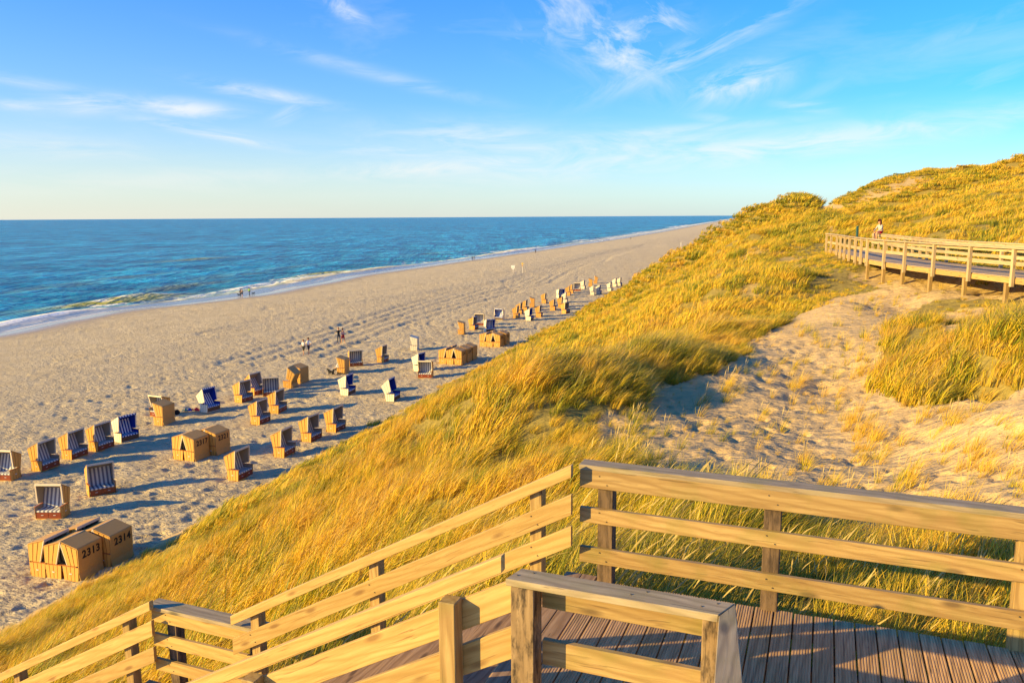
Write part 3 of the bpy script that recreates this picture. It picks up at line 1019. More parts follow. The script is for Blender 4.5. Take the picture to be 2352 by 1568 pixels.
def screw(parent, a, b, z, r=.005):
    if 'screw' not in _box_cache:
        bm = bmesh.new()
        bmesh.ops.create_cone(bm, cap_ends=True, segments=8, radius1=r * 1.15, radius2=r, depth=.006)
        me = bpy.data.meshes.new('screw')
        bm.to_mesh(me)
        bm.free()
        me.materials.append(M_SCREW)
        _box_cache['screw'] = me
    o = bpy.data.objects.new('screw', _box_cache['screw'])
    COL.objects.link(o)
    o.parent = parent
    M = Matrix.Rotation(R(90), 4, 'X')
    M = Matrix.Rotation(TH, 4, 'Z') @ M
    M.translation = L(a, b, z)
    o.matrix_local = parent.matrix_basis.inverted() @ M


for aa in (-1.70, -.30, 1.49):
    for dz in (.97, .635, .265):
        for dx, dzz in ((-.035, .035), (.03, -.035)):
            screw(r1, aa + dx + random.uniform(-.008, .008), 6.480, DZ + dz + dzz + random.uniform(-.006, .006))
for aa in (-2.30, -4.0, -5.5):
    for dz in (-.35, -.64):
        for dx, dzz in ((-.03, .035), (.03, -.035)):
            screw(bpy.data.objects['stair_handrail'], aa + dx, 6.346, -2.125 - SL * (-1.955 - aa) + dz + dzz)
for aa in (-6.78, -5.62):
    for dz in (.955, .655, .345):
        for dx, dzz in ((-.03, .035), (.03, -.035)):
            screw(r4, aa + dx, 6.446, D2 + dz + dzz)
for aa in (-1.60, -.9, -.5):
    for dx in (.03, -.05):
        o_ = None
        if 'capscrew' not in _box_cache:
            me = _box_cache['screw']
            _box_cache['capscrew'] = me
        o_ = bpy.data.objects.new('screw', _box_cache['capscrew'])
        COL.objects.link(o_)
        o_.parent = r2
        o_.matrix_local = r2.matrix_basis.inverted() @ Matrix.Translation(L(aa + dx, 4.30 + dx * .8, DZ + 1.087))

# ------------------------------------------------------------------ boardwalk on the right
def c8(px, py):
    return ((1900 + px / 3.5636) * .91875, (360 + py / 3.5636) * .91875)


FR = [(20.9, 53.2), (20.3, 50.0), (19.5, 46.9), (18.85, 43.9), (18.3, 41.2), (17.98, 38.6), (17.85, 36.3), (17.85, 33.8), (17.95, 31.3), (18.1, 28.8), (18.3, 26.2), (18.6, 23.5)]
BZ = -2.28
walk = empty('boardwalk_deck', (19.5, 36, BZ))
tag(walk, 'raised plank boardwalk curving through the dune at the right', 'boardwalk')


def cat_curve(pts, n):
    out = []
    P = [Vector((*p, 0)) for p in pts]
    P = [P[0] * 2 - P[1]] + P + [P[-1] * 2 - P[-2]]
    for i in range(1, len(P) - 2):
        for k in range(n):
            t_ = k / n
            a_, b_, c_, d_ = P[i - 1:i + 3]
            out.append(.5 * ((2 * b_) + (c_ - a_) * t_ + (2 * a_ - 5 * b_ + 4 * c_ - d_) * t_ ** 2 + (3 * b_ - a_ - 3 * c_ + d_) * t_ ** 3))
    out.append(P[-2].copy())
    return out


cen = cat_curve(FR, 40)
seglen = [0]
for i in range(1, len(cen)):
    seglen.append(seglen[-1] + (cen[i] - cen[i - 1]).length)


def at_len(s_):
    s_ = min(max(s_, 0), seglen[-1] - 1e-3)
    j = int(np.searchsorted(seglen, s_)) or 1
    t_ = (s_ - seglen[j - 1]) / (seglen[j] - seglen[j - 1])
    p = cen[j - 1].lerp(cen[j], t_)
    tg = (cen[j] - cen[j - 1]).normalized()
    return p, tg, Vector((-tg.y, tg.x, 0)) if Vector((-tg.y, tg.x, 0)).x > 0 else Vector((tg.y, -tg.x, 0))


WID = 2.9
s_ = .1
while s_ < seglen[-1]:
    p, tg, nr = at_len(s_)
    q0, q1 = p + nr * .12, p + nr * (WID - .12)
    o = board('plank', walk, q0 + Vector((0, 0, BZ)), q1 + Vector((0, 0, BZ)), .118, .03, M_WALKDECK, bev=0)
    s_ += .125
for k in range(len(FR) * 1 - 1):
    for off in (.14, WID - .14):
        p, tg, nr = at_len(seglen[k * 40])
        p2, tg2, nr2 = at_len(seglen[(k + 1) * 40])
        board('beam', walk, p + nr * off + Vector((0, 0, BZ - .125)), p2 + nr2 * off + Vector((0, 0, BZ - .125)), .08, .20, M_PINE)
for k in range(3, len(FR)):
    p, tg, nr = at_len(seglen[min(k * 40, len(seglen) - 1)] - .55)
    for off in (.22, WID - .22):
        q = p + nr * off
        board('support_post', walk, (q.x, q.y, BZ - .235), (q.x, q.y, min(ground(q.x, q.y), BZ - .4) - .4), .14, .14, M_OLD, up=(0, 1, 0))
fr = empty('boardwalk_railing', (18, 36, BZ))
tag(fr, 'near railing of the dune boardwalk, on the seaward side', 'railing', 'boardwalk railings')
bk = empty('boardwalk_railing', (21, 36, BZ))
tag(bk, 'far railing of the dune boardwalk, with the woman seated on it', 'railing', 'boardwalk railings')
for E_, off, shift in ((fr, 0.0, 0), (bk, WID, 0)):
    pts = []
    for k in range(len(FR)):
        ss = seglen[min(k * 40, len(seglen) - 1)]
        p, tg, nr = at_len(ss)
        q = p + nr * off
        pts.append(q)
        board('post', E_, (q.x, q.y, BZ - .33), (q.x, q.y, BZ + 1.03), .12, .12, M_WALK, up=tuple(nr))
        if k < 4:       # posts stand closer where the walk bends
            p, tg, nr = at_len(ss + 1.45)
            q = p + nr * off
            board('post', E_, (q.x, q.y, BZ - .33), (q.x, q.y, BZ + 1.03), .12, .12, M_WALK, up=tuple(nr))
    for a_, b_ in zip(pts[:-1], pts[1:]):
        inn = .082 if off == 0 else -.082
        nn = Vector(((b_ - a_).y, -(b_ - a_).x, 0)).normalized()
        nn = nn if nn.x > 0 else -nn
        v0, v1 = a_ + nn * inn, b_ + nn * inn
        board('rail', E_, v0 + Vector((0, 0, BZ + .50)), v1 + Vector((0, 0, BZ + .50)), .04, .15, M_WALK)
        board('cap_board', E_, a_ + Vector((0, 0, BZ + 1.06)), b_ + Vector((0, 0, BZ + 1.06)), .19, .055, M_WALK)
        board('rail', E_, v0 + Vector((0, 0, BZ + .96)), v1 + Vector((0, 0, BZ + .96)), .04, .11, M_WALK)
#@@OBJECTS@@
# ------------------------------------------------------------------ marram grass
def tuft(name, nb, H, spread, segs, width, seed, wind=.85, lean=.24, heads=0, droop=.0):
    r = np.random.default_rng(seed)
    V, F, hh, rr_ = [], [], [], []
    for b_ in range(nb + heads):
        head = b_ >= nb
        rad, an = spread * math.sqrt(r.random()), r.random() * 2 * math.pi
        bx, by = rad * math.cos(an), rad * math.sin(an)
        ln = H * (r.uniform(.45, 1.0) if not head else r.uniform(.95, 1.15))
        oa = an + r.normal(0, .6)
        out = abs(r.normal(0, lean)) * (.4 if head else 1)
        d0 = np.array([math.cos(oa) * out, math.sin(oa) * out, 1.0])
        d0 /= np.linalg.norm(d0)
        wb = wind * r.uniform(.45, 1.35) * (.5 if head else 1)
        wd_ = np.array([1.0, r.normal(0, .28), -.15 - droop])
        pts = []
        for k in range(segs + 1):
            t_ = k / segs
            p = np.array([bx, by, -.04]) + ln * (d0 * t_ * (1 - .12 * wb * t_) + wd_ * wb * t_ ** 1.9 * (1 - .18 * t_))
            p[2] -= ln * wb * .28 * t_ ** 3
            pts.append(p)
        sa = r.random() * math.pi
        sv = np.array([math.cos(sa), math.sin(sa), 0])
        base = len(V)
        q = r.random()
        for k, p in enumerate(pts):
            t_ = k / segs
            wv = width * r.uniform(.85, 1.15) * (1 - t_) ** .55 if not head else width * (.35 if t_ < .8 else 1.9 * (1.02 - t_) * 5)
            wv = max(wv, width * .12)
            V.append(p - sv * wv / 2)
            V.append(p + sv * wv / 2)
            hh += [t_, t_]
            rr_ += [q if not head else 1.6] * 2
        for k in range(segs):
            i0 = base + 2 * k
            F.append((i0, i0 + 1, i0 + 3, i0 + 2))
    me = bpy.data.meshes.new(name)
    me.from_pydata([tuple(v) for v in V], [], F)
    fattr(me, 'h', hh)
    fattr(me, 'q', rr_)
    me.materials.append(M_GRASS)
    return me


m, t, b, out = principled('marram_blades')
M_GRASS = m
oi = t.n('ShaderNodeObjectInfo')
rnd, loc = oi.outputs['Random'], oi.outputs['Location']
hA = t.n('ShaderNodeAttribute', attribute_name='h').outputs['Fac']
qA = t.n('ShaderNodeAttribute', attribute_name='q').outputs['Fac']
n1 = t.n('ShaderNodeTexNoise', {'Vector': loc, 'Scale': .16, 'Detail': 3.0}).outputs[0]
n2 = t.n('ShaderNodeTexNoise', {'Vector': loc, 'Scale': .75, 'Detail': 3.0}).outputs[0]
mixv = t.m('ADD', t.m('ADD', t.m('MULTIPLY', n1, .50), t.m('MULTIPLY', n2, .68)), t.m('MULTIPLY', t.m('SUBTRACT', rnd, .5), .22))
mixv = t.m('ADD', t.m('SUBTRACT', mixv, .035), t.m('MULTIPLY', t.m('SUBTRACT', qA, .5), .30))
c = t.ramp(mixv, [(.34, (.09, .14, .006)), (.44, (.32, .33, .010)), (.52, (.66, .475, .014)), (.66, (.86, .52, .034)), (.86, (.50, .29, .07))])
c = t.mix(t.m('MULTIPLY', t.m('GREATER_THAN', qA, .92), .7), c, (.38, .22, .085))
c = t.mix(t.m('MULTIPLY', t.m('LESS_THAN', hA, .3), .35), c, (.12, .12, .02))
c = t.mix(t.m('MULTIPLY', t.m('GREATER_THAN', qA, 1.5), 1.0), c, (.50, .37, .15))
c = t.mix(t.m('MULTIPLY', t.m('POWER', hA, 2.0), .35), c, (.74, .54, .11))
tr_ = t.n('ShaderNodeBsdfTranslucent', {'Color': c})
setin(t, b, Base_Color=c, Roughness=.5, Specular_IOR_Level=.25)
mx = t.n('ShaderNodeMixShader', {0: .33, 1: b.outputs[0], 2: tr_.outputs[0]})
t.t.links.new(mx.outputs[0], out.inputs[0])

protos = []
PC = bpy.data.collections.new('marram_tufts')           # not linked to the scene: only instanced
spec = []
for i_ in range(4):
    spec.append((dict(nb=85, H=.92, spread=.13, segs=5, width=.0085, seed=i_, heads=1 if i_ % 2 else 0),))
for i_ in range(4):
    spec.append((dict(nb=70, H=.90, spread=.20, segs=4, width=.015, seed=10 + i_, heads=3 if i_ % 2 else 0),))
for i_ in range(4):
    spec.append((dict(nb=60, H=.74, spread=.42, segs=3, width=.030, seed=20 + i_),))
for i_ in range(4):
    spec.append((dict(nb=100, H=.66, spread=.85, segs=2, width=.055, seed=30 + i_),))
for i_ in range(3):
    spec.append((dict(nb=26, H=.62, spread=.07, segs=5, width=.009, seed=40 + i_, wind=.35, lean=.5, heads=2 if i_ == 1 else 0),))
for k_, (sp,) in enumerate(spec):
    o = bpy.data.objects.new('tuft_%s' % 'abcdefghijklmnopqrstuvwxyz'[k_], tuft('tuft', **sp))
    PC.objects.link(o)

GX, GY, GI, GS = [], [], [], []


def scatter(d0, d1, sp, first, keepfun=None):
    n = int(d1 / sp) + 2
    gx, gy = np.meshgrid(np.arange(-n, n + 1) * sp, np.arange(-4, n + 1) * sp)
    x = (gx + rng.uniform(-.5, .5, gx.shape) * sp).ravel()
    y = (gy + rng.uniform(-.5, .5, gx.shape) * sp).ravel()
    d = np.hypot(x, y)
    az_ = np.degrees(np.arctan2(x, y))
    u = u_of(x, y)
    k = (d >= d0) & (d < d1) & (az_ > -47) & (az_ < 42) & (u > .2) & (u < 130)
    x, y, d, u = x[k], y[k], d[k], u[k]
    z, s = dune_z(x, y, False)
    dens = np.clip(1 - s * 1.05, 0, 1) * sstep(.3, 2.6, u + 1.3 * fbm(x / 2.2, y / 2.2, 2, 92))
    # bare pockets between the tussocks
    dens *= .30 + .70 * sstep(-.18, -.02, fbm(x / 1.5, y / 1.5, 2, 120))
    e1x, e1y, e2x, e2y = E1.x, E1.y, E2.x, E2.y
    a_, b_ = x * e1x + y * e1y, x * e2x + y * e2y
    deck = (a_ > A0 - .1) & (a_ < 3.2) & (b_ > -2) & (b_ < 6.72)
    st = (a_ > -13) & (a_ <= A0 + .1) & (b_ > 4.1) & (b_ < 6.62)
    dens = np.where(deck | st, 0, dens)
    kk = rng.random(len(x)) < dens
    x, y, u, d, s = x[kk], y[kk], u[kk], d[kk], s[kk]
    bd = polyline_dist(x, y, [(20.9, 53.2), (19.5, 46.9), (18.3, 41.2), (17.85, 36.3), (17.95, 31.3), (18.6, 23.5)])
    under = (x > np.interp(y, [23, 31, 36, 41, 47, 53], [18.5, 17.95, 17.85, 18.3, 19.5, 20.9])) & (x < 2.9 + np.interp(y, [23, 31, 36, 41, 47, 53], [18.5, 17.95, 17.85, 18.3, 19.5, 20.9])) & (y > 22) & (y < 53)
    ok_ = ~(under & (rng.random(len(x)) < .85))
    x, y, u, d, s, bd, under = x[ok_], y[ok_], u[ok_], d[ok_], s[ok_], bd[ok_], under[ok_]
    GX.append(x)
    GY.append(y)
    GI.append(first + rng.integers(0, 4, len(x)))
    sc = (.62 + .6 * rng.random(len(x))) * (1 + 1.1 * fbm(x / 2.6, y / 2.6, 2, 121)) * (.6 + .4 * sstep(.5, 4, u))
    near_sand = np.zeros(len(x))            # tufts up-sun of bare sand are shortened to cut their shadow on it
    for of_ in (.8, 1.8, 3.0):
        xs, ys = x + of_ * .93, y + of_ * .37
        near_sand = np.maximum(near_sand, (sandiness(xs, ys, dune_base(xs, ys)) > .5) * (1.25 - of_ * .22))
    near_sand *= (d > 12) & (d < 50)
    GS.append(sc * (.5 + .5 * sstep(1.0, 5.0, bd)) * (1 - .45 * np.clip(near_sand, 0, 1)))


scatter(1.5, 13, .118, 0)
scatter(13, 34, .19, 4)
scatter(34, 85, .38, 8)
scatter(85, 190, .66, 12)
scatter(190, 700, 2.0, 12)
GS[-1] *= 1.3
# lone tufts on the bare sand
px_, py_ = [], []
for cx_, cy_, nn, sx_, sy_ in ((1610, 1150, 14, 60, 14), (1850, 1075, 7, 10, 8), (1985, 1040, 26, 26, 26), (1960, 990, 12, 18, 16), (2100, 1110, 12, 30, 14),
                              (2250, 1060, 16, 30, 20), (2330, 1120, 8, 18, 16), (1690, 1130, 8, 12, 12), (1500, 950, 14, 40, 22), (1440, 1010, 30, 30, 22),
                              (1480, 1070, 30, 50, 18), (1600, 990, 6, 40, 14), (1830, 900, 5, 10, 12), (1665, 890, 4, 6, 10), (1770, 1010, 6, 50, 20),
                              (1760, 860, 10, 60, 20), (1850, 770, 10, 60, 25), (2010, 850, 18, 26, 30), (2050, 760, 12, 60, 22), (2180, 960, 6, 60, 10),
                              (2150, 1170, 14, 90, 12), (1900, 1110, 12, 80, 14), (2200, 1230, 14, 90, 20), (1950, 1230, 22, 120, 24), (1700, 1200, 60, 90, 30),
                              (1530, 1230, 140, 90, 45), (1450, 1150, 90, 50, 30), (1950, 1320, 50, 120, 40), (2200, 1350, 40, 90, 40), (1500, 1320, 60, 90, 30), (1700, 1350, 30, 90, 20), (2000, 1350, 14, 120, 24), (2260, 1370, 8, 50, 30),
                              (2150, 1240, 10, 60, 14), (2310, 1010, 5, 30, 14), (1950, 950, 6, 20, 10), (1700, 760, 12, 50, 14), (2230, 735, 8, 60, 8), (1900, 820, 40, 90, 50), (2050, 700, 30, 60, 20), (1760, 940, 30, 120, 40), (2150, 1000, 30, 110, 40)):
    px_ += list(rng.normal(cx_, sx_, nn))
    py_ += list(rng.normal(cy_, sy_, nn))
lx, ly = [], []
for a_, b_ in zip(px_, py_):
    d_ = ray(a_, b_)
    if d_.z > -.02:
        continue
    tt = -4.6 / d_.z
    for _ in range(6):
        p_ = d_ * tt
        g_ = dune_base(np.array([p_.x]), np.array([p_.y]))[0]
        tt = tt * .4 + .6 * g_ / d_.z
    p_ = d_ * tt
    al, be = p_.x * E1.x + p_.y * E1.y, p_.x * E2.x + p_.y * E2.y
    if p_.y > 3 and not (al > A0 - .2 and al < 3.2 and be < 6.78) and tt < 60:
        lx.append(p_.x)
        ly.append(p_.y)
GX.append(np.array(lx))
GY.append(np.array(ly))
GI.append(16 + rng.integers(0, 3, len(lx)))
GS.append(rng.uniform(.45, 1.05, len(lx)))
nl = 1500
qx, qy = rng.uniform(2.5, 17, nl), rng.uniform(7.5, 36, nl)
zq, sq = dune_z(qx, qy, False)
al_, be_ = qx * E1.x + qy * E1.y, qx * E2.x + qy * E2.y
kq = (sq > .5) & ~((al_ < 3.2) & (be_ < 6.9))
GX.append(qx[kq])
GY.append(qy[kq])
GI.append(16 + rng.integers(0, 3, kq.sum()))
GS.append(rng.uniform(.08, .26, kq.sum()))
# a few young tufts on the beach at the dune foot
bx_, by_ = [], []
for px0, py0, nn in ((1575, 598, 26), (1556, 603, 10), (1548, 607, 6)):
    for _ in range(nn):
        p_ = at_z(px0 + rng.normal(0, 5), py0 + rng.normal(0, 1.6), BEACH)
        bx_.append(p_.x)
        by_.append(p_.y)
GX.append(np.array(bx_))
GY.append(np.array(by_))
GI.append(np.full(len(bx_), 13))
GS.append(np.full(len(bx_), 1.1))
gx, gy, gi, gs = map(np.concatenate, (GX, GY, GI, GS))
gz, _s = dune_z(gx, gy, True)
gz = np.where(u_of(gx, gy) < 1, np.maximum(gz, beach_z(gx, gy)), gz)
me = bpy.data.meshes.new('marram_grass')
me.vertices.add(len(gx))
me.vertices.foreach_set('co', np.stack([gx, gy, gz], 1).astype(np.float32).ravel())
at_ = me.attributes.new('idx', 'INT', 'POINT')
at_.data.foreach_set('value', gi.astype(np.int32))
fattr(me, 'scl', gs)
gust = 22 + 34 * 2 * fbm(gx / 7, gy / 7, 2, 130)
fattr(me, 'yaw', np.radians(gust + rng.normal(0, 17, len(gx))))
fattr(me, 'tilt', rng.normal(.12, .12, len(gx)) + .5 * np.clip(fbm(gx / 4, gy / 4, 2, 131), -.2, .4))
grass = link('marram_grass', me)
tag(grass, kind='stuff', label='wind-blown golden marram grass covering the dune', cat='grass')
ng = bpy.data.node_groups.new('grass_instances', 'GeometryNodeTree')
ng.interface.new_socket('Geometry', in_out='INPUT', socket_type='NodeSocketGeometry')
ng.interface.new_socket('Geometry', in_out='OUTPUT', socket_type='NodeSocketGeometry')
N = ng.nodes
gi_, go_ = N.new('NodeGroupInput'), N.new('NodeGroupOutput')
iop, ci = N.new('GeometryNodeInstanceOnPoints'), N.new('GeometryNodeCollectionInfo')
ci.inputs['Collection'].default_value = PC
ci.inputs['Separate Children'].default_value = True
ci.inputs['Reset Children'].default_value = True


def named(nm, typ):
    nd = N.new('GeometryNodeInputNamedAttribute')
    nd.data_type = typ
    nd.inputs['Name'].default_value = nm
    return nd.outputs['Attribute']


cx_ = N.new('ShaderNodeCombineXYZ')
ng.links.new(named('tilt', 'FLOAT'), cx_.inputs[1])
ng.links.new(named('yaw', 'FLOAT'), cx_.inputs[2])
ng.links.new(gi_.outputs[0], iop.inputs['Points'])
ng.links.new(ci.outputs[0], iop.inputs['Instance'])
iop.inputs['Pick Instance'].default_value = True
ng.links.new(named('idx', 'INT'), iop.inputs['Instance Index'])
ng.links.new(cx_.outputs[0], iop.inputs['Rotation'])
ng.links.new(named('scl', 'FLOAT'), iop.inputs['Scale'])
ng.links.new(iop.outputs[0], go_.inputs[0])
md = grass.modifiers.new('instances', 'NODES')
md.node_group = ng
print('GRASS', len(gx))

# ------------------------------------------------------------------ beach chairs
def simple(name, col, rough=.6, spec=.3, var=.12, scale=9., bumpy=0.0, weave=False):
    m, t, b, out = principled(name)
    tcn = t.n('ShaderNodeTexCoord').outputs['Object']
    n_ = t.n('ShaderNodeTexNoise', {'Vector': tcn, 'Scale': scale, 'Detail': 4.0}).outputs[0]
    c = t.mix(n_, tuple(v * (1 - var) for v in col), tuple(min(1, v * (1 + var)) for v in col))
    kw = {}
    if weave:
        s3 = t.n('ShaderNodeSeparateXYZ', {0: tcn}).outputs
        wa = t.m('SINE', t.m('MULTIPLY', s3[1], 190.))
        wb = t.m('SINE', t.m('MULTIPLY', t.m('ADD', s3[2], s3[0]), 150.))
        f = t.m('MULTIPLY', wa, wb)
        c = t.mix(t.m('MULTIPLY_ADD', f, .22, .22), c, tuple(v * .45 for v in col))
        kw['Normal'] = t.n('ShaderNodeBump', {'Height': f, 'Strength': .5, 'Distance': .006}).outputs[0]
    elif bumpy:
        kw['Normal'] = t.n('ShaderNodeBump', {'Height': n_, 'Strength': bumpy, 'Distance': .01}).outputs[0]
    setin(t, b, Base_Color=c, Roughness=rough, Specular_IOR_Level=spec, **kw)
    return m


def stripes(name, c1, c2, wdt=.10):
    m, t, b, out = principled(name)
    s3 = t.n('ShaderNodeSeparateXYZ', {0: t.n('ShaderNodeTexCoord').outputs['Object']}).outputs
    f = t.m('GREATER_THAN', t.m('FRACT', t.m('MULTIPLY_ADD', s3[1], 1 / (2 * wdt), 20.25)), .5)
    setin(t, b, Base_Color=t.mix(f, c1, c2), Roughness=.8, Specular_IOR_Level=.15)
    return m


MT = dict(
    tanwood=simple('honey_slats', (.60, .31, .07), .55, .3, .16, 14.),
    tanwick=simple('honey_wicker', (.58, .32, .09), .6, .3, .1, 9., weave=True),
    trim=simple('canvas_trim', (.66, .55, .40), .8, .1),
    white=simple('white_slats', (.72, .64, .50), .5, .35, .12),
    whitewick=simple('white_wicker', (.70, .63, .50), .6, .3, .1, 9., weave=True),
    arm=simple('reddish_armrest', (.45, .15, .04), .45, .4, .2),
    drawer=simple('mahogany_drawer', (.22, .045, .018), .35, .5, .3, 6.),
    grey=simple('grey_lining', (.32, .28, .23), .85, .1),
    blue=simple('blue_lining', (.012, .045, .36), .8, .1),
    sgrey=stripes('grey_white_stripes', (.20, .195, .235), (.68, .65, .58)),
    sblue=stripes('blue_white_stripes', (.012, .035, .25), (.74, .76, .80)),
    metal=simple('pale_metal', (.62, .60, .55), .3, .6),
    black=simple('black_paint', (.012, .012, .014), .5, .3),
    gap=simple('shaded_backing_board', (.20, .09, .025), .7, .2),
    brown=simple('dark_brown_board', (.12, .07, .04), .6, .3),
)


def poly_side(name, parent, pts, y0, y1, mat):
    """extrude an (x, z) polygon between two y values"""
    n = len(pts)
    vs = [(p[0], y0, p[1]) for p in pts] + [(p[0], y1, p[1]) for p in pts]
    fs = [tuple(range(n)), tuple(range(2 * n - 1, n - 1, -1))] + [(i, n + i, n + (i + 1) % n, (i + 1) % n) for i in range(n)]
    me = bpy.data.meshes.new(name)
    me.from_pydata(vs, [], fs)
    bm = bmesh.new()
    bm.from_mesh(me)
    bmesh.ops.recalc_face_normals(bm, faces=bm.faces)
    bm.to_mesh(me)
    bm.free()
    return link(name, me, mat, parent)


def lbox(name, parent, x0, x1, y0, y1, z0, z1, mat, bev=.006):
    bm = bmesh.new()
    bmesh.ops.create_cube(bm, size=1)
    for v in bm.verts:
        v.co = Vector((x0 + (v.co.x + .5) * (x1 - x0), y0 + (v.co.y + .5) * (y1 - y0), z0 + (v.co.z + .5) * (z1 - z0)))
    if bev:
        bmesh.ops.bevel(bm, geom=bm.edges[:], offset=bev, segments=1, affect='EDGES')
    me = bpy.data.meshes.new(name)
    bm.to_mesh(me)
    bm.free()
    return link(name, me, mat, parent)


def lerp2(a, b, t_):
    return (a[0] + (b[0] - a[0]) * t_, a[1] + (b[1] - a[1]) * t_)


HW = .645
_fonts = {}


def text_mesh(s):
    if s not in _fonts:
        cu = bpy.data.curves.new('number', 'FONT')
        cu.body = s
        cu.size = .44
        cu.extrude = .004
        cu.offset = .013
        cu.space_character = 1.12
        cu.align_x = 'CENTER'
        o = bpy.data.objects.new('number', cu)
        COL.objects.link(o)
        dg = bpy.context.evaluated_depsgraph_get()
        _fonts[s] = bpy.data.meshes.new_from_object(o.evaluated_get(dg))
        bpy.data.objects.remove(o)
        _fonts[s].materials.clear()
        _fonts[s].materials.append(MT['black'])
    return _fonts[s]


def make_chair(style, recline, near):
    e = empty('beach_chair', (0, 0, 0))
    wh = style == 'white'
    slat, wick = (MT['white'], MT['whitewick']) if wh else (MT['tanwood'], MT['tanwick'])
    lin = MT['blue'] if wh else MT['grey']
    stm = MT['sblue'] if (wh or style == 'navy') else MT['sgrey']
    front = MT['brown'] if wh else MT['drawer']
    # lower box
    bl, br, tr2, tl = (-.36, 0), (.34, 0), (.39, .62), (-.41, .60)
    for s in (-1, 1):
        y0, y1 = s * (HW - .028), s * (HW - .006)
        p = poly_side('side_panel', e, [bl, br, tr2, tl], y0, y1, MT['gap'])
        for k in range(4):
            t0, t1 = k / 4 + .018, (k + 1) / 4 - .018
            q = [lerp2(bl, br, t0), lerp2(bl, br, t1), lerp2(tl, tr2, t1), lerp2(tl, tr2, t0)]
            q = [(a_, max(b_, .01)) for a_, b_ in q]
            poly_side('slat', p, q, s * (HW - .0065), s * (HW + .010), slat)
        lbox('grip', p, -.07, .05, *sorted((s * (HW + .011), s * (HW + .03))), .30, .34, MT['metal'] if (near and not wh) else slat, .004)
        poly_side('armrest', e, [(-.30, .612), (.40, .63), (.40, .655), (-.30, .637)], s * (HW - .07), s * (HW + .012), MT['arm'] if not wh else MT['brown'])
        poly_side('side_lining', e, [(-.30, .36), (.36, .36), (.375, .60), (-.30, .60)], s * (HW - .045), s * (HW - .029), lin)
    for k in (0, 1):
        d_ = lbox('drawer', e, .30, .352, -.60 + k * .605, -.005 + k * .605, .045, .335, front)
        lbox('handle', d_, .353, .372, -.36 + k * .60, -.24 + k * .60, .20, .225, MT['metal'] if not wh else MT['black'], .003)
    lbox('foot_rail', e, .28, .36, -.62, .62, 0, .04, slat)
    lbox('seat_cushion', e, -.27, .36, -.60, .60, .345, .44, stm, .025)
    poly_side('back_skirt', e, [(-.37, .36), (-.395, .36), (-.46, .04), (-.435, .04)], -HW + .01, HW - .01, wick)
    # hood, tilting about the armrest hinge
    hood = poly_side('hood', e, [(-.395, .37), (-.415, .37), (-.43, 1.34), (-.415, 1.39), (-.38, 1.415), (.405, 1.645), (.405, 1.62), (-.37, 1.39), (-.395, 1.34)], -HW, HW, wick)
    fb, bb_, bt, ft = (.12, .665), (-.395, .665), (-.395, 1.385), (.40, 1.615)
    for s in (-1, 1):
        poly_side('hood_side', hood, [fb, bb_, bt, ft], s * (HW - .03), s * (HW - .004), MT['gap'] if not wh else wick)
        poly_side('hood_lining', hood, [fb, bb_, (-.395, 1.38), (.39, 1.605)], s * (HW - .05), s * (HW - .031), lin)
        m0, m1 = lerp2(fb, ft, .97), lerp2(bb_, bt, .97)
        for k in range(3):
            t0, t1 = k / 3 + .03, (k + 1) / 3 - .03
            q = [lerp2(bb_, fb, t0), lerp2(bb_, fb, t1), lerp2(m1, m0, t1), lerp2(m1, m0, t0)]
            poly_side('slat', hood, q, s * (HW - .003), s * (HW + .013), slat)
        fr_ = [fb, (fb[0] + .035, fb[1]), (ft[0] + .03, ft[1] - .01), (ft[0] - .015, ft[1] - .01)]
        poly_side('front_trim', hood, fr_, s * (HW - .05), s * (HW + .016), MT['trim'] if not wh else MT['white'])
    poly_side('roof_lining', hood, [(-.36, 1.375), (.39, 1.60), (.39, 1.612), (-.36, 1.39)], -HW + .05, HW - .05, lin)
    poly_side('valance', hood, [(.406, 1.648), (.422, 1.643), (.440, 1.545), (.424, 1.545)], -HW + .005, HW - .005, MT['trim'] if not (wh or style == 'navy') else stm)
    poly_side('back_cushion', hood, [(-.25, .44), (-.32, .44), (-.385, 1.37), (-.325, 1.385)], -HW + .055, HW - .055, stm)
    if recline:
        piv = Vector((-.20, 0, .62))
        hood.matrix_local = Matrix.Translation(piv) @ Matrix.Rotation(-R(recline), 4, 'Y') @ Matrix.Translation(-piv)
    return e


def children_of(o):
    return [c_ for c_ in CH.get(o.name, [])]


CH = {}


def register(o):
    for c_ in list(bpy.data.objects):
        if c_.parent is not None:
            CH.setdefault(c_.parent.name, [])
            if c_ not in CH[c_.parent.name]:
                CH[c_.parent.name].append(c_)


def copy_tree(o, parent=None):
    c_ = o.copy()
    COL.objects.link(c_)
    if parent is not None:
        c_.parent = parent
    for k in CH.get(o.name, []):
        copy_tree(k, c_)
    return c_


CHP = {}
for st_ in ('tan', 'white', 'navy'):
    for rc in (0, 12, 26):
        CHP[(st_, rc)] = make_chair(st_, rc, True)
register(None)
used_proto = set()


def dark_shift(p, k=.42):
    d_ = Vector((p.x, p.y, 0)).normalized()
    return Vector((p.x + d_.x * k, p.y + d_.y * k, 0))


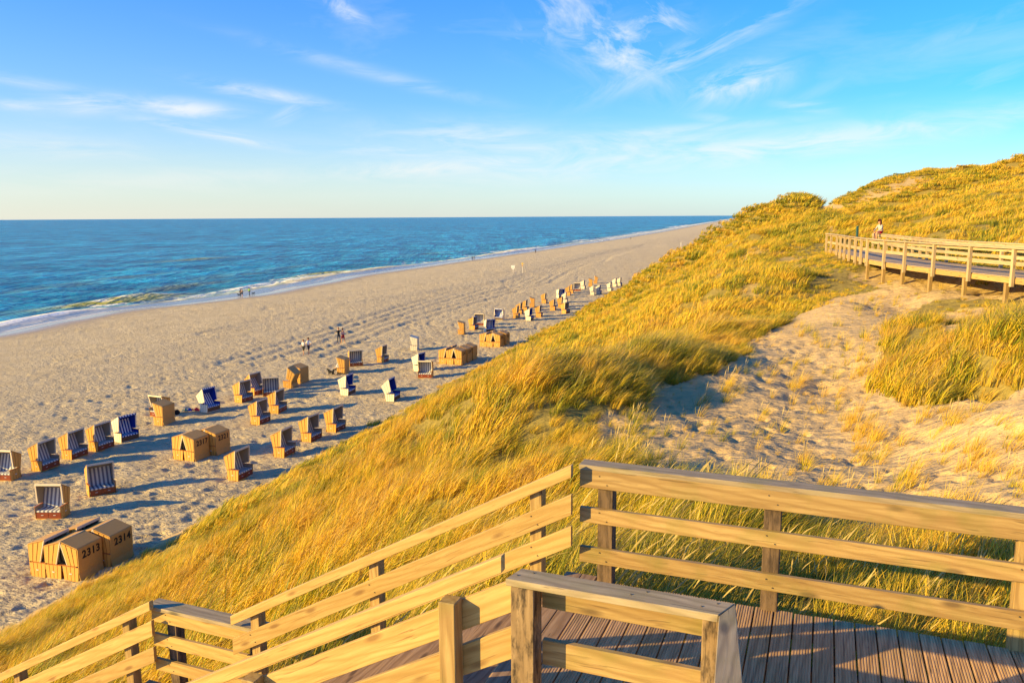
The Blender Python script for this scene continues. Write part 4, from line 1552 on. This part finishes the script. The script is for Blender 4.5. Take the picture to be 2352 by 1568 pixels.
def place_chair(pos, face, style, rec, label, group=None, number=None, sink=.03):
    key = (style, rec)
    if key in used_proto:
        c_ = copy_tree(CHP[key])
    else:
        used_proto.add(key)
        c_ = CHP[key]
    gz_ = float(beach_z(np.array([pos.x]), np.array([pos.y]))[0])
    c_.location = (pos.x, pos.y, gz_ - sink)
    c_.rotation_euler = (random.uniform(-.012, .012), random.uniform(-.012, .012), R(face))
    tag(c_, label, 'beach chair', group or 'hooded wicker beach chairs on the sand')
    if number:
        nb_ = bpy.data.objects.new('number', text_mesh(number))
        COL.objects.link(nb_)
        nb_.parent = c_
        # on the outside of the back: reads from behind
        nb_.matrix_local = Matrix.Translation((-.434, -.05, .93)) @ Matrix(((0, 0, -1, 0), (-1, 0, 0, 0), (0, 1, 0, 0), (0, 0, 0, 1)))
    return c_


T, Wh, Nv = 'tan', 'white', 'navy'
CHAIRS = [
    (14, 1103, -98, T, 12, 'honey-coloured beach chair cut off by the left edge of the picture'),
    (107, 1078, -24, T, 12, 'honey beach chair second from the left edge, grey striped seat and red-brown drawers'),
    (174, 1052, -15, T, 12, 'honey beach chair third from the left edge in the near row'),
    (235, 1033, -28, T, 12, 'honey beach chair directly left of the white one with navy stripes'),
    (292, 1013, -38, Wh, 12, 'white beach chair with navy and white stripes, right end of the near row'),
    (234, 1137, -52, T, 12, 'honey beach chair standing alone with its grey and white striped back to view'),
    (122, 1191, -90, T, 12, 'honey beach chair closest to the stacked chairs 2313, seat open to viewer'),
    (378, 974, 165, T, 0, 'honey beach chair turned to the sea in front of a second one'),
    (368, 957, -112, T, 0, 'beach chair with pale front half hidden behind a seaward facing one'),
    (484, 945, -34, Wh, 26, 'white beach chair with royal blue lining beside the red and blue towel'),
    (561, 923, -32, T, 12, 'leftmost honey chair of the middle knot of five'),
    (590, 906, -34, T, 26, 'honey chair at the back of the middle knot of five'),
    (623, 910, -72, T, 0, 'honey chair in the middle knot showing its whole striped back'),
    (600, 973, -27, T, 12, 'honey chair at the front of the middle knot of five'),
    (640, 947, -22, T, 12, 'honey chair with orange-red side at the right of the middle knot'),
    (667, 889, 172, T, 26, 'honey chair with its hood tipped far back, facing the sea'),
    (691, 879, 160, T, 0, 'upright honey chair just behind the tipped-back one'),
    (788, 858, 172, T, 0, 'honey chair facing the sea with a person and black dog in front'),
    (817, 841, -68, T, 0, 'honey chair with striped back right of the seated person'),
    (880, 832, -22, T, 12, 'honey chair alone between the striped one and the white one'),
    (952, 805, 178, Wh, 0, 'small white chair with bright blue roof seen from the side'),
    (966, 852, -34, Wh, 12, 'white chair with navy lining half hidden behind an orange sided one'),
    (978, 868, -96, T, 0, 'honey chair with bright red drawer facing the viewer'),
    (800, 907, -26, Wh, 12, 'white chair with navy lining and striped valance in mid beach'),
    (903, 920, -14, Wh, 26, 'white chair with blue lining closest to the grassy dune edge'),
    (553, 1100, -28, T, 12, 'large honey chair at the dune edge right of the stacked chairs 2321'),
    (655, 1047, -25, T, 12, 'second honey chair up the dune edge, partly behind grass'),
    (717, 1013, -28, T, 12, 'third honey chair up the dune edge, base hidden by grass'),
    (773, 991, -28, T, 12, 'fourth honey chair up the dune edge, half behind grass'),
    (1060, 767, 175, T, 0, 'narrow honey chair seen from the side left of two striped ones'),
    (1089, 757, -30, Nv, 12, 'honey chair with dark blue striped back in front of a pale one'),
    (1101, 747, -96, T, 0, 'pale fronted chair behind the dark blue striped one'),
    (1125, 762, -64, Wh, 0, 'navy and white striped chair just behind the second stacked block'),
    (1147, 735, -110, Wh, 0, 'white framed chair with blue stripes turned to the viewer'),
    (1187, 730, -14, T, 12, 'honey chair at the left of the far knot'),
    (1195, 721, -14, T, 12, 'honey chair tucked behind the leftmost one of the far knot'),
    (1207, 714, -14, T, 12, 'honey chair behind the white and blue one in the far knot'),
    (1222, 705, 176, T, 0, 'narrow honey chair seen side on at the back of the far knot'),
    (1217, 736, -30, Wh, 12, 'white and blue chair at the front of the far knot'),
    (1239, 728, -14, T, 12, 'honey chair right of the white and blue one in the far knot'),
    (1251, 696, -14, T, 12, 'single honey chair apart behind the far knot'),
    (1271, 712, -14, T, 12, 'honey chair right of the far knot near the grass'),
    (1288, 684, -62, Wh, 0, 'small chair with blue and white striped back, far off'),
    (1289, 706, -14, T, 12, 'small honey chair half in front of a white and blue one'),
    (1298, 695, -20, Wh, 12, 'small white and blue chair behind a honey one'),
    (1300, 720, -42, T, 12, 'small chair with grey stripes rising out of the grass edge'),
    (1306, 678, -12, T, 12, 'small honey chair in the distance, left one of a pair'),
    (1313, 673, -12, T, 12, 'small honey chair in the distance, right one of a pair'),
    (1326, 668, -96, T, 0, 'small chair with white hood front and orange side, far off'),
    (1340, 663, -25, Wh, 12, 'small white chair with blue lining beside the white fronted one'),
    (1356, 657, 172, T, 0, 'small honey chair seen from the side in the far row'),
    (1367, 651, 176, T, 12, 'last honey chair on the seaward end of the far row'),
    (1361, 677, -20, Wh, 12, 'tiny white chair at the grass edge, left of two'),
    (1376, 675, -18, Wh, 12, 'tiny white chair at the grass edge, right of two'),
    (1401, 668, -18, Wh, 12, 'tiny white chair left of the last white pair'),
    (1413, 658, -18, Wh, 12, 'tiny white chair, left of the last white pair before the dune'),
    (1424, 656, -18, Wh, 12, 'tiny white chair, right of the last white pair before the dune'),
]
for px, py, face, st_, rc, lab in CHAIRS:
    face += 9 if -45 < face < -18 else 0
    place_chair(dark_shift(at_z(px, py, BEACH)), face, st_, rc, lab)


def cluster(px, py, az_, rows, place, shift=0.12, pitch=.80, latp=1.42):
    """chairs pushed together: the last of each row is turned round and shows its numbered back"""
    K = at_z(px, py, BEACH)
    g_ = Vector((math.cos(R(az_)), math.sin(R(az_)), 0))
    h_ = Vector((-g_.y, g_.x, 0))
    for j, (cnt, num, names) in enumerate(rows):
        for i in range(cnt):
            # i = 0 : the turned chair next to the corner K
            pos = Vector((K.x, K.y, 0)) - g_ * (.44 + pitch * i + (.0 if i == 0 else .03) - shift * j) + h_ * (.66 + latp * j)
            if i == 0:
                place_chair(pos, az_ + 180, T, 0, names[0], place, num)
            else:
                place_chair(pos, az_, T, 0, names[i], place)


cluster(184, 1336, -15, ((3, '2313', ['closed beach chair numbered 2313, biggest numbered back at lower left', 'middle chair of the front row in the lower left stack', 'leftmost chair of the front row in the lower left stack']),
                         (3, '2314', ['closed beach chair numbered 2314, its base hidden by dune grass', 'middle chair of the back row in the lower left stack', 'chair at the seaward end of the back row, lower left stack'])), 'chairs stored at 2313 and 2314', .30)
cluster(448, 1060, -20, ((2, '2317', ['closed beach chair numbered 2317, nearer one of the block of four', 'front left chair of the block of four, striped seat showing']),
                         (2, '2321', ['closed beach chair numbered 2321, right end of the block of four', 'rear left chair of the block of four, mostly hidden'])), 'chairs stored at 2317 and 2321', .42)
cluster(1061, 838, -18, ((3, '2346', ['closed beach chair numbered 2346, nearest corner of the mid beach block', 'middle side-on chair in the front row of the mid beach block', 'leftmost side-on chair in the front row of the mid beach block']),
                         (3, '2347', ['closed beach chair numbered 2347 at the right of the mid beach block', 'middle chair in the hidden rear row of the mid beach block', 'seaward end chair in the rear row of the mid beach block']),
                         (1, None, ['taller yellow topped chair rising behind the mid beach block'])), 'chairs stored at 2346 and 2347', .06)
cluster(1149, 798, -18, ((3, '2351', ['closed chair with blurred number, front right of the far block', 'middle chair of the far block front row', 'outermost chair of the far block front row']),
                         (3, '2352', ['closed chair with blurred number at the back of the far block', 'middle chair of the far block back row', 'outermost chair of the far block back row'])), 'chairs stored in the far block', .25)
cluster(1472, 643, -18, ((2, None, ['far closed chair beside the dune, right of a pair', 'far closed chair beside the dune, left of a pair']),), 'last closed pair before the dune')
for key, o in CHP.items():
    if key not in used_proto:
        def _rm(q):
            for k in CH.get(q.name, []):
                _rm(k)
            bpy.data.objects.remove(q)
        _rm(o)

# ------------------------------------------------------------------ people and dogs
PM = {}


def pm(col, rough=.75):
    if col not in PM:
        PM[col] = simple('cloth_or_skin', col, rough, .2, .08, 20.)
    return PM[col]


SK = (.52, .27, .16)


def skin_body(name, verts, edges, radii, bone_mats, mats, parent, sub=1):
    me = bpy.data.meshes.new(name)
    me.from_pydata(verts, edges, [])
    o = bpy.data.objects.new(name, me)
    COL.objects.link(o)
    sm = o.modifiers.new('skin', 'SKIN')
    for i, r_ in enumerate(radii):
        me.skin_vertices[0].data[i].radius = (r_, r_) if not isinstance(r_, tuple) else r_
        me.skin_vertices[0].data[i].use_root = (i == 0)
    ss = o.modifiers.new('sub', 'SUBSURF')
    ss.levels = ss.render_levels = sub
    dg = bpy.context.evaluated_depsgraph_get()
    res = bpy.data.meshes.new_from_object(o.evaluated_get(dg))
    bpy.data.objects.remove(o)
    res.materials.clear()
    for m_ in mats:
        res.materials.append(m_)
    A_ = np.array([verts[e_[0]] for e_ in edges], float)
    B_ = np.array([verts[e_[1]] for e_ in edges], float)
    for p in res.polygons:
        c_ = np.array(p.center)
        tt = np.clip(((c_ - A_) * (B_ - A_)).sum(1) / ((B_ - A_) ** 2).sum(1), 0, 1)
        dd = np.linalg.norm(A_ + tt[:, None] * (B_ - A_) - c_, axis=1)
        p.material_index = bone_mats[int(dd.argmin())]
        p.use_smooth = True
    o = bpy.data.objects.new(name, res)
    COL.objects.link(o)
    o.parent = parent
    return o


def ellipsoid(name, parent, c_, r_, mat, cut=None):
    bm = bmesh.new()
    bmesh.ops.create_uvsphere(bm, u_segments=14, v_segments=9, radius=1)
    for v in bm.verts:
        v.co = Vector((c_[0] + v.co.x * r_[0], c_[1] + v.co.y * r_[1], c_[2] + v.co.z * r_[2]))
    if cut:
        bmesh.ops.delete(bm, geom=[v for v in bm.verts if cut(v.co)], context='VERTS')
    for f_ in bm.faces:
        f_.smooth = True
    me = bpy.data.meshes.new(name)
    bm.to_mesh(me)
    bm.free()
    return link(name, me, mat, parent)


def person(pos, face, h, label, top, bottom, hair, pose='walk', skirt=False, shoes=SK, lower=SK, arms='down', hairlen=0, group=None):
    """faces local +x; z up; feet at the origin"""
    e = empty('person', pos, R(face))
    tag(e, label, 'person', group)
    k = h / 1.75
    st_ = .20 if pose == 'walk' else .03
    V = {}
    V['pelvis'] = (0, 0, .95)
    V['waist'] = (0, 0, 1.08)
    V['chest'] = (.01, 0, 1.30)
    V['neck'] = (0, 0, 1.47)
    V['chin'] = (.01, 0, 1.55)
    V['head'] = (.01, 0, 1.67)
    for s, n_ in ((1, 'l'), (-1, 'r')):
        V['sh' + n_] = (0, .17 * s, 1.40)
        sw = .16 * s if arms == 'down' else 0
        if arms == 'out':
            V['el' + n_] = (.12, .36 * s, 1.32)
            V['ha' + n_] = (.32, .42 * s, 1.38)
        elif arms == 'hips':
            V['el' + n_] = (-.05, .34 * s, 1.17)
            V['ha' + n_] = (.08, .20 * s, 1.02)
        else:
            V['el' + n_] = (-.03 - sw * .4, .23 * s, 1.13)
            V['ha' + n_] = (.06 - sw, .25 * s, .88)
        V['hip' + n_] = (0, .09 * s, .92)
        V['kn' + n_] = (st_ * s * .6 + .03, .10 * s, .50)
        V['an' + n_] = (st_ * s, .10 * s, .08)
        V['toe' + n_] = (st_ * s + .16, .11 * s, .03)
    if pose == 'seat':
        for s, n_ in ((1, 'l'), (-1, 'r')):
            V['kn' + n_] = (.46, .11 * s, .90)
            V['an' + n_] = (.52, .11 * s, .48)
            V['toe' + n_] = (.66, .12 * s, .44)
            V['ha' + n_] = (.34, .12 * s, 1.0)
            V['el' + n_] = (.10, .25 * s, 1.12)
    R_ = dict(pelvis=.135, waist=.115, chest=.135, neck=.055, chin=.075, head=.10)
    for n_ in 'lr':
        R_.update({'sh' + n_: .062, 'el' + n_: .042, 'ha' + n_: .032, 'hip' + n_: .09, 'kn' + n_: .058, 'an' + n_: .042, 'toe' + n_: .036})
    names = list(V)
    E_ = [('pelvis', 'waist', 2), ('waist', 'chest', 1), ('chest', 'neck', 1), ('neck', 'chin', 0), ('chin', 'head', 0)]
    for n_ in 'lr':
        E_ += [('chest', 'sh' + n_, 1), ('sh' + n_, 'el' + n_, 1), ('el' + n_, 'ha' + n_, 0), ('pelvis', 'hip' + n_, 2), ('hip' + n_, 'kn' + n_, 2), ('kn' + n_, 'an' + n_, 3), ('an' + n_, 'toe' + n_, 4)]
    sc = lambda p: tuple(c_ * k for c_ in p)
    o = skin_body('body', [sc(V[n_]) for n_ in names], [(names.index(a_), names.index(b_)) for a_, b_, _ in E_], [R_[n_] * k for n_ in names], [m_ for _, _, m_ in E_],
                  [pm(SK), pm(top), pm(bottom), pm(lower), pm(shoes)], e)
    hd = V['head']
    ellipsoid('hair', e, sc((hd[0] - .02, 0, hd[2] + .025)), sc((.115, .105, .125)), pm(hair), lambda c_: c_.x > .055 * k and c_.z < (hd[2] + .07) * k)
    if hairlen:
        ellipsoid('hair', e, sc((hd[0] - .075, 0, hd[2] - hairlen * .4)), sc((.06, .10, hairlen * .6)), pm(hair))
    if skirt:
        bm = bmesh.new()
        bmesh.ops.create_cone(bm, cap_ends=True, segments=14, radius1=.24 * k, radius2=.145 * k, depth=.42 * k, matrix=Matrix.Translation((0, 0, .86 * k)))
        me = bpy.data.meshes.new('skirt')
        bm.to_mesh(me)
        bm.free()
        link('skirt', me, pm(bottom), e)
    return e


def beach_point(px, py):
    d_ = ray(px, py)
    tt = BEACH / d_.z
    for _ in range(8):
        p = d_ * tt
        tt = float(beach_z(np.array([p.x]), np.array([p.y]))[0]) / d_.z
    p = d_ * tt
    return Vector((p.x, p.y, float(beach_z(np.array([p.x]), np.array([p.y]))[0])))


NAVY, BLK, WHT = (.02, .025, .05), (.015, .015, .018), (.72, .70, .68)
person(beach_point(698, 815), 250, 1.66, 'blond person in pale top and dark trousers, left of the walking pair', (.62, .58, .55), BLK, (.45, .28, .10))
person(beach_point(709.5, 814), 250, 1.80, 'person in white shirt and dark shorts, right of the walking pair', WHT, NAVY, (.10, .05, .03), arms='hips')
person(beach_point(778.5, 789), 300, 1.86, 'person in dark clothes with one arm raised on the open beach', BLK, NAVY, (.45, .26, .16), arms='out', lower=NAVY)
person(beach_point(788, 788), 320, 1.72, 'person in pale pink top and red skirt beside the dark clothed one', (.60, .36, .33), (.42, .02, .03), (.12, .03, .02), skirt=True)
person(beach_point(553, 682), 80, 1.70, 'person in dark clothes at the water edge, left of a couple', BLK, (.04, .03, .04), (.05, .03, .02), lower=BLK)
person(beach_point(556.5, 682), 80, 1.75, 'person in brown and white at the water edge, right of a couple', (.30, .20, .17), BLK, (.04, .03, .02))
person(beach_point(573, 679.5), 60, 1.78, 'person in bright green jacket walking at the water edge', (.18, .42, .05), (.03, .04, .10), (.07, .04, .02), lower=NAVY)
person(beach_point(1084.7, 599), 80, 1.75, 'distant dark figure on the wet sand, left of two', BLK, NAVY, BLK, lower=NAVY)
person(beach_point(1089, 598.6), 80, 1.70, 'distant dark figure on the wet sand, right of two', BLK, (.25, .22, .2), BLK, lower=NAVY)
person(beach_point(1230, 582), 80, 1.80, 'lone distant figure in black near the breaking wave', BLK, BLK, BLK, lower=BLK)
person(beach_point(1449, 551), 80, 1.85, 'very distant lone walker on the far beach', BLK, BLK, BLK, lower=BLK)

# person on the seat edge of the seaward chair
sp_ = at_z(777, 858, BEACH)
person(Vector((sp_.x, sp_.y, BEACH - .47)), 175, 1.72, 'person in white top sitting at the front of a beach chair', WHT, (.05, .045, .04), (.05, .025, .015), pose='seat', lower=(.05, .04, .04), shoes=BLK)


def dog(pos, face, size, label, col=(.012, .011, .012), lying=False):
    e = empty('dog', pos, R(face))
    tag(e, label, 'dog')
    hgt = .30 if lying else .52
    V = [(0, 0, hgt), (.22, 0, hgt - .02), (.40, 0, hgt + .01), (.50, 0, hgt + .13), (.58, 0, hgt + .17), (.70, 0, hgt + .13), (-.05, 0, hgt), (-.22, 0, hgt + .06), (-.36, 0, hgt + .0)]
    Ed = [(0, 1), (1, 2), (2, 3), (3, 4), (4, 5), (0, 6), (6, 7), (7, 8)]
    Ra = [.10, .11, .12, .075, .075, .035, .09, .025, .015]
    for s in (-1, 1):
        i_ = len(V)
        V += [(.36, .09 * s, hgt - .14), (.35, .09 * s, .20 if not lying else .10), (.40, .09 * s, .03)]
        Ed += [(2, i_), (i_, i_ + 1), (i_ + 1, i_ + 2)]
        Ra += [.05, .03, .03]
        i_ = len(V)
        V += [(-.02, .09 * s, hgt - .16), (-.12, .09 * s, .20 if not lying else .12), (-.04, .09 * s, .03)]
        Ed += [(6, i_), (i_, i_ + 1), (i_ + 1, i_ + 2)]
        Ra += [.06, .032, .03]
    skin_body('body', [tuple(c_ * size for c_ in v) for v in V], Ed, [r_ * size for r_ in Ra], [0] * len(Ed), [pm(col)], e)
    for s in (-1, 1):
        ellipsoid('ear', e, (.55 * size, .06 * s * size, (hgt + .23) * size), (.03 * size, .015 * size, .05 * size), pm(col))
    return e


dog(beach_point(764, 861), 150, 1.05, 'black dog lying on the sand before the seated person', lying=True)
dog(beach_point(550.5, 681), 170, .9, 'small dark dog left of the couple at the water edge')
dog(beach_point(580, 678), 0, .9, 'small dark dog right of the person in green')

# the woman on the far railing of the boardwalk
hp = at_y(2024, 540, 44.6)
best = None
for i in range(0, 400):
    p, tg, nr = at_len(seglen[-1] * i / 400)
    q = p + nr * WID
    u_, v_ = project(np.array([q.x]), np.array([q.y]), np.array([BZ + 1.09]))
    if best is None or abs(u_[0] - 2026) < best[0]:
        best = (abs(u_[0] - 2026), q.copy(), nr.copy())
q, nr = best[1], best[2]
face = math.degrees(math.atan2(-nr.y, -nr.x)) + 28
e = empty('person', (q.x - nr.x * .06, q.y - nr.y * .06, BZ + 1.09), R(face))
tag(e, 'woman with long brown hair sitting on the boardwalk railing, grey jacket and red shorts', 'person')
V = dict(pelvis=(0, 0, .10), waist=(.03, 0, .26), chest=(.10, 0, .44), neck=(.15, .0, .60), chin=(.18, .0, .67), head=(.19, .0, .78),
         shl=(.10, .16, .54), ell=(.20, .22, .30), hal=(.42, .14, .16), fil=(.48, .12, .12),
         shr=(.10, -.16, .54), elr=(.22, -.22, .30), har=(.46, -.10, .18), fir=(.52, -.08, .14),
         hipl=(.04, .09, .08), knl=(.44, .10, .06), anl=(.42, .09, -.36), tol=(.57, .10, -.42),
         hipr=(.04, -.09, .08), knr=(.45, -.09, .08), anr=(.36, -.08, -.36), tor=(.51, -.09, -.42))
Rr = dict(pelvis=.125, waist=.115, chest=.125, neck=.05, chin=.07, head=.095, shl=.06, ell=.046, hal=.033, fil=.02, shr=.06, elr=.046, har=.033, fir=.02,
          hipl=.09, knl=.062, anl=.04, tol=.032, hipr=.09, knr=.062, anr=.04, tor=.032)
nm_ = list(V)
ED = [('pelvis', 'waist', 1), ('waist', 'chest', 1), ('chest', 'neck', 1), ('neck', 'chin', 0), ('chin', 'head', 0)]
for s_n in 'lr':
    ED += [('chest', 'sh' + s_n, 1), ('sh' + s_n, 'el' + s_n, 1), ('el' + s_n, 'ha' + s_n, 1), ('ha' + s_n, 'fi' + s_n, 0), ('pelvis', 'hip' + s_n, 2), ('hip' + s_n, 'kn' + s_n, 0), ('kn' + s_n, 'an' + s_n, 0), ('an' + s_n, 'to' + s_n, 3)]
skin_body('body', [V[n_] for n_ in nm_], [(nm_.index(a_), nm_.index(b_)) for a_, b_, _ in ED], [Rr[n_] for n_ in nm_], [x_[2] for x_ in ED],
          [pm(SK), pm((.40, .37, .35)), pm((.45, .02, .03)), pm((.30, .26, .22))], e, 2)
HR = (.13, .035, .02)
ellipsoid('hair', e, (.165, 0, .81), (.115, .115, .125), pm(HR), lambda c_: c_.x > .235 and c_.z < .87)
ellipsoid('hair', e, (.10, 0, .66), (.065, .125, .17), pm(HR))
ellipsoid('hair', e, (.17, .10, .66), (.05, .04, .15), pm(HR))
ellipsoid('nose', e, (.288, 0, .765), (.018, .012, .02), pm(SK))
for s in (-1, 1):
    ellipsoid('eye', e, (.272, .034 * s, .795), (.010, .014, .008), pm((.03, .02, .02)))
    lo_ = ellipsoid('shorts', e, (.15, .095 * s, .085), (.15, .10, .098), pm((.45, .02, .03)))
ellipsoid('mouth', e, (.272, 0, .722), (.012, .025, .008), pm((.40, .09, .07)))

# ------------------------------------------------------------------ small things on the beach and dune
def towel(px, py):
    p = beach_point(px, py)
    e = empty('towel', p)
    tag(e, 'crumpled red and blue towel on the sand beside the white beach chair', 'towel')
    for (cx2, cy2, rx2, ry2, col) in ((.25, .1, .34, .26, (.50, .01, .03)), (-.22, -.02, .30, .2, (.01, .05, .32)), (-.45, -.16, .22, .14, (.02, .28, .22))):
        bm = bmesh.new()
        bmesh.ops.create_grid(bm, x_segments=12, y_segments=9, size=1)
        for v in bm.verts:
            r2_ = v.co.x ** 2 + v.co.y ** 2
            v.co = Vector((cx2 + v.co.x * rx2 * (1 + .15 * math.sin(5 * v.co.y)), cy2 + v.co.y * ry2, max(0.015, .22 * (1 - r2_ * .6) * (.6 + .4 * math.sin(v.co.x * 5 + v.co.y * 3)) + .02)))
        me = bpy.data.meshes.new('fold')
        bm.to_mesh(me)
        bm.free()
        link('cloth_fold', me, pm(col), e)


towel(441, 943)
bagp = beach_point(407, 951)
e = empty('bag', bagp)
tag(e, 'small black bag on the sand right of the seaward facing chair', 'bag')
ellipsoid('sack', e, (0, 0, .16), (.22, .16, .2), pm(BLK))
bm = bmesh.new()
bmesh.ops.create_circle(bm, segments=12, radius=.12)
me = bpy.data.meshes.new('strap')
pts = [(.10 * math.cos(a_), 0, .34 + .09 * math.sin(a_)) for a_ in np.linspace(0, math.pi, 9)]
bm.free()
vs, fs = [], []
for i_, p in enumerate(pts):
    vs += [(p[0], -.012, p[2] - .008), (p[0], .012, p[2] - .008), (p[0], .012, p[2] + .008), (p[0], -.012, p[2] + .008)]
for i_ in range(len(pts) - 1):
    for j_ in range(4):
        fs.append((4 * i_ + j_, 4 * i_ + (j_ + 1) % 4, 4 * i_ + 4 + (j_ + 1) % 4, 4 * i_ + 4 + j_))
me.from_pydata(vs, [], fs)
link('strap', me, pm(BLK), e)


def sign_post(px, py, label, cat, parts, name):
    p = beach_point(px, py)
    e = empty(name, p, R(0))
    tag(e, label, cat)
    for nm2, x0, x1, y0, y1, z0, z1, col in parts:
        lbox(nm2, e, x0, x1, y0, y1, z0, z1, pm(col), .005)
    return e


sign_post(1178.5, 624, 'white notice board on a pale post standing far out on the sand', 'sign',
          (('post', -.06, .06, -.06, .06, -.3, .9, (.55, .48, .38)), ('board', -.50, .50, -.09, -.062, .95, 1.70, (.74, .72, .66)), ('frame', -.53, .53, -.06, 0, .92, 1.73, (.62, .58, .5)), ('lower_board', -.26, .26, -.09, -.062, .55, .85, (.74, .72, .66))), 'notice_board')
sign_post(1200, 624, 'thin pole with a yellow flag box right of the white notice board', 'pole',
          (('pole', -.06, .06, -.06, .06, -.3, 2.3, (.66, .6, .5)), ('flag', -.25, .25, -.09, -.062, 2.0, 2.35, (.72, .5, .04)), ('ring_box', -.16, .16, -.12, -.062, 1.5, 1.8, (.62, .3, .04))), 'marker_pole')
sign_post(1564, 569, 'slender white measuring pole far along the beach', 'pole',
          (('pole', -.09, .09, -.09, .09, -.3, 2.2, (.75, .73, .7)), ('cap', -.13, .13, -.13, .13, 2.2, 2.3, (.75, .73, .7))), 'marker_pole')
# low dark post at the dune path
pp_ = at_y(1968, 548, 50)
e = empty('marker_post', (pp_.x, pp_.y, ground(pp_.x, pp_.y)))
tag(e, 'dark wooden marker post with blue-green top in the grass behind the boardwalk', 'post')
top_z = at_y(1969, 519, 50).z - ground(pp_.x, pp_.y)
lbox('post', e, -.055, .055, -.055, .055, -.3, top_z * .6, pm((.18, .09, .04)), .01)
lbox('painted_top', e, -.057, .057, -.057, .057, top_z * .6, top_z, pm((.03, .09, .09)), .01)
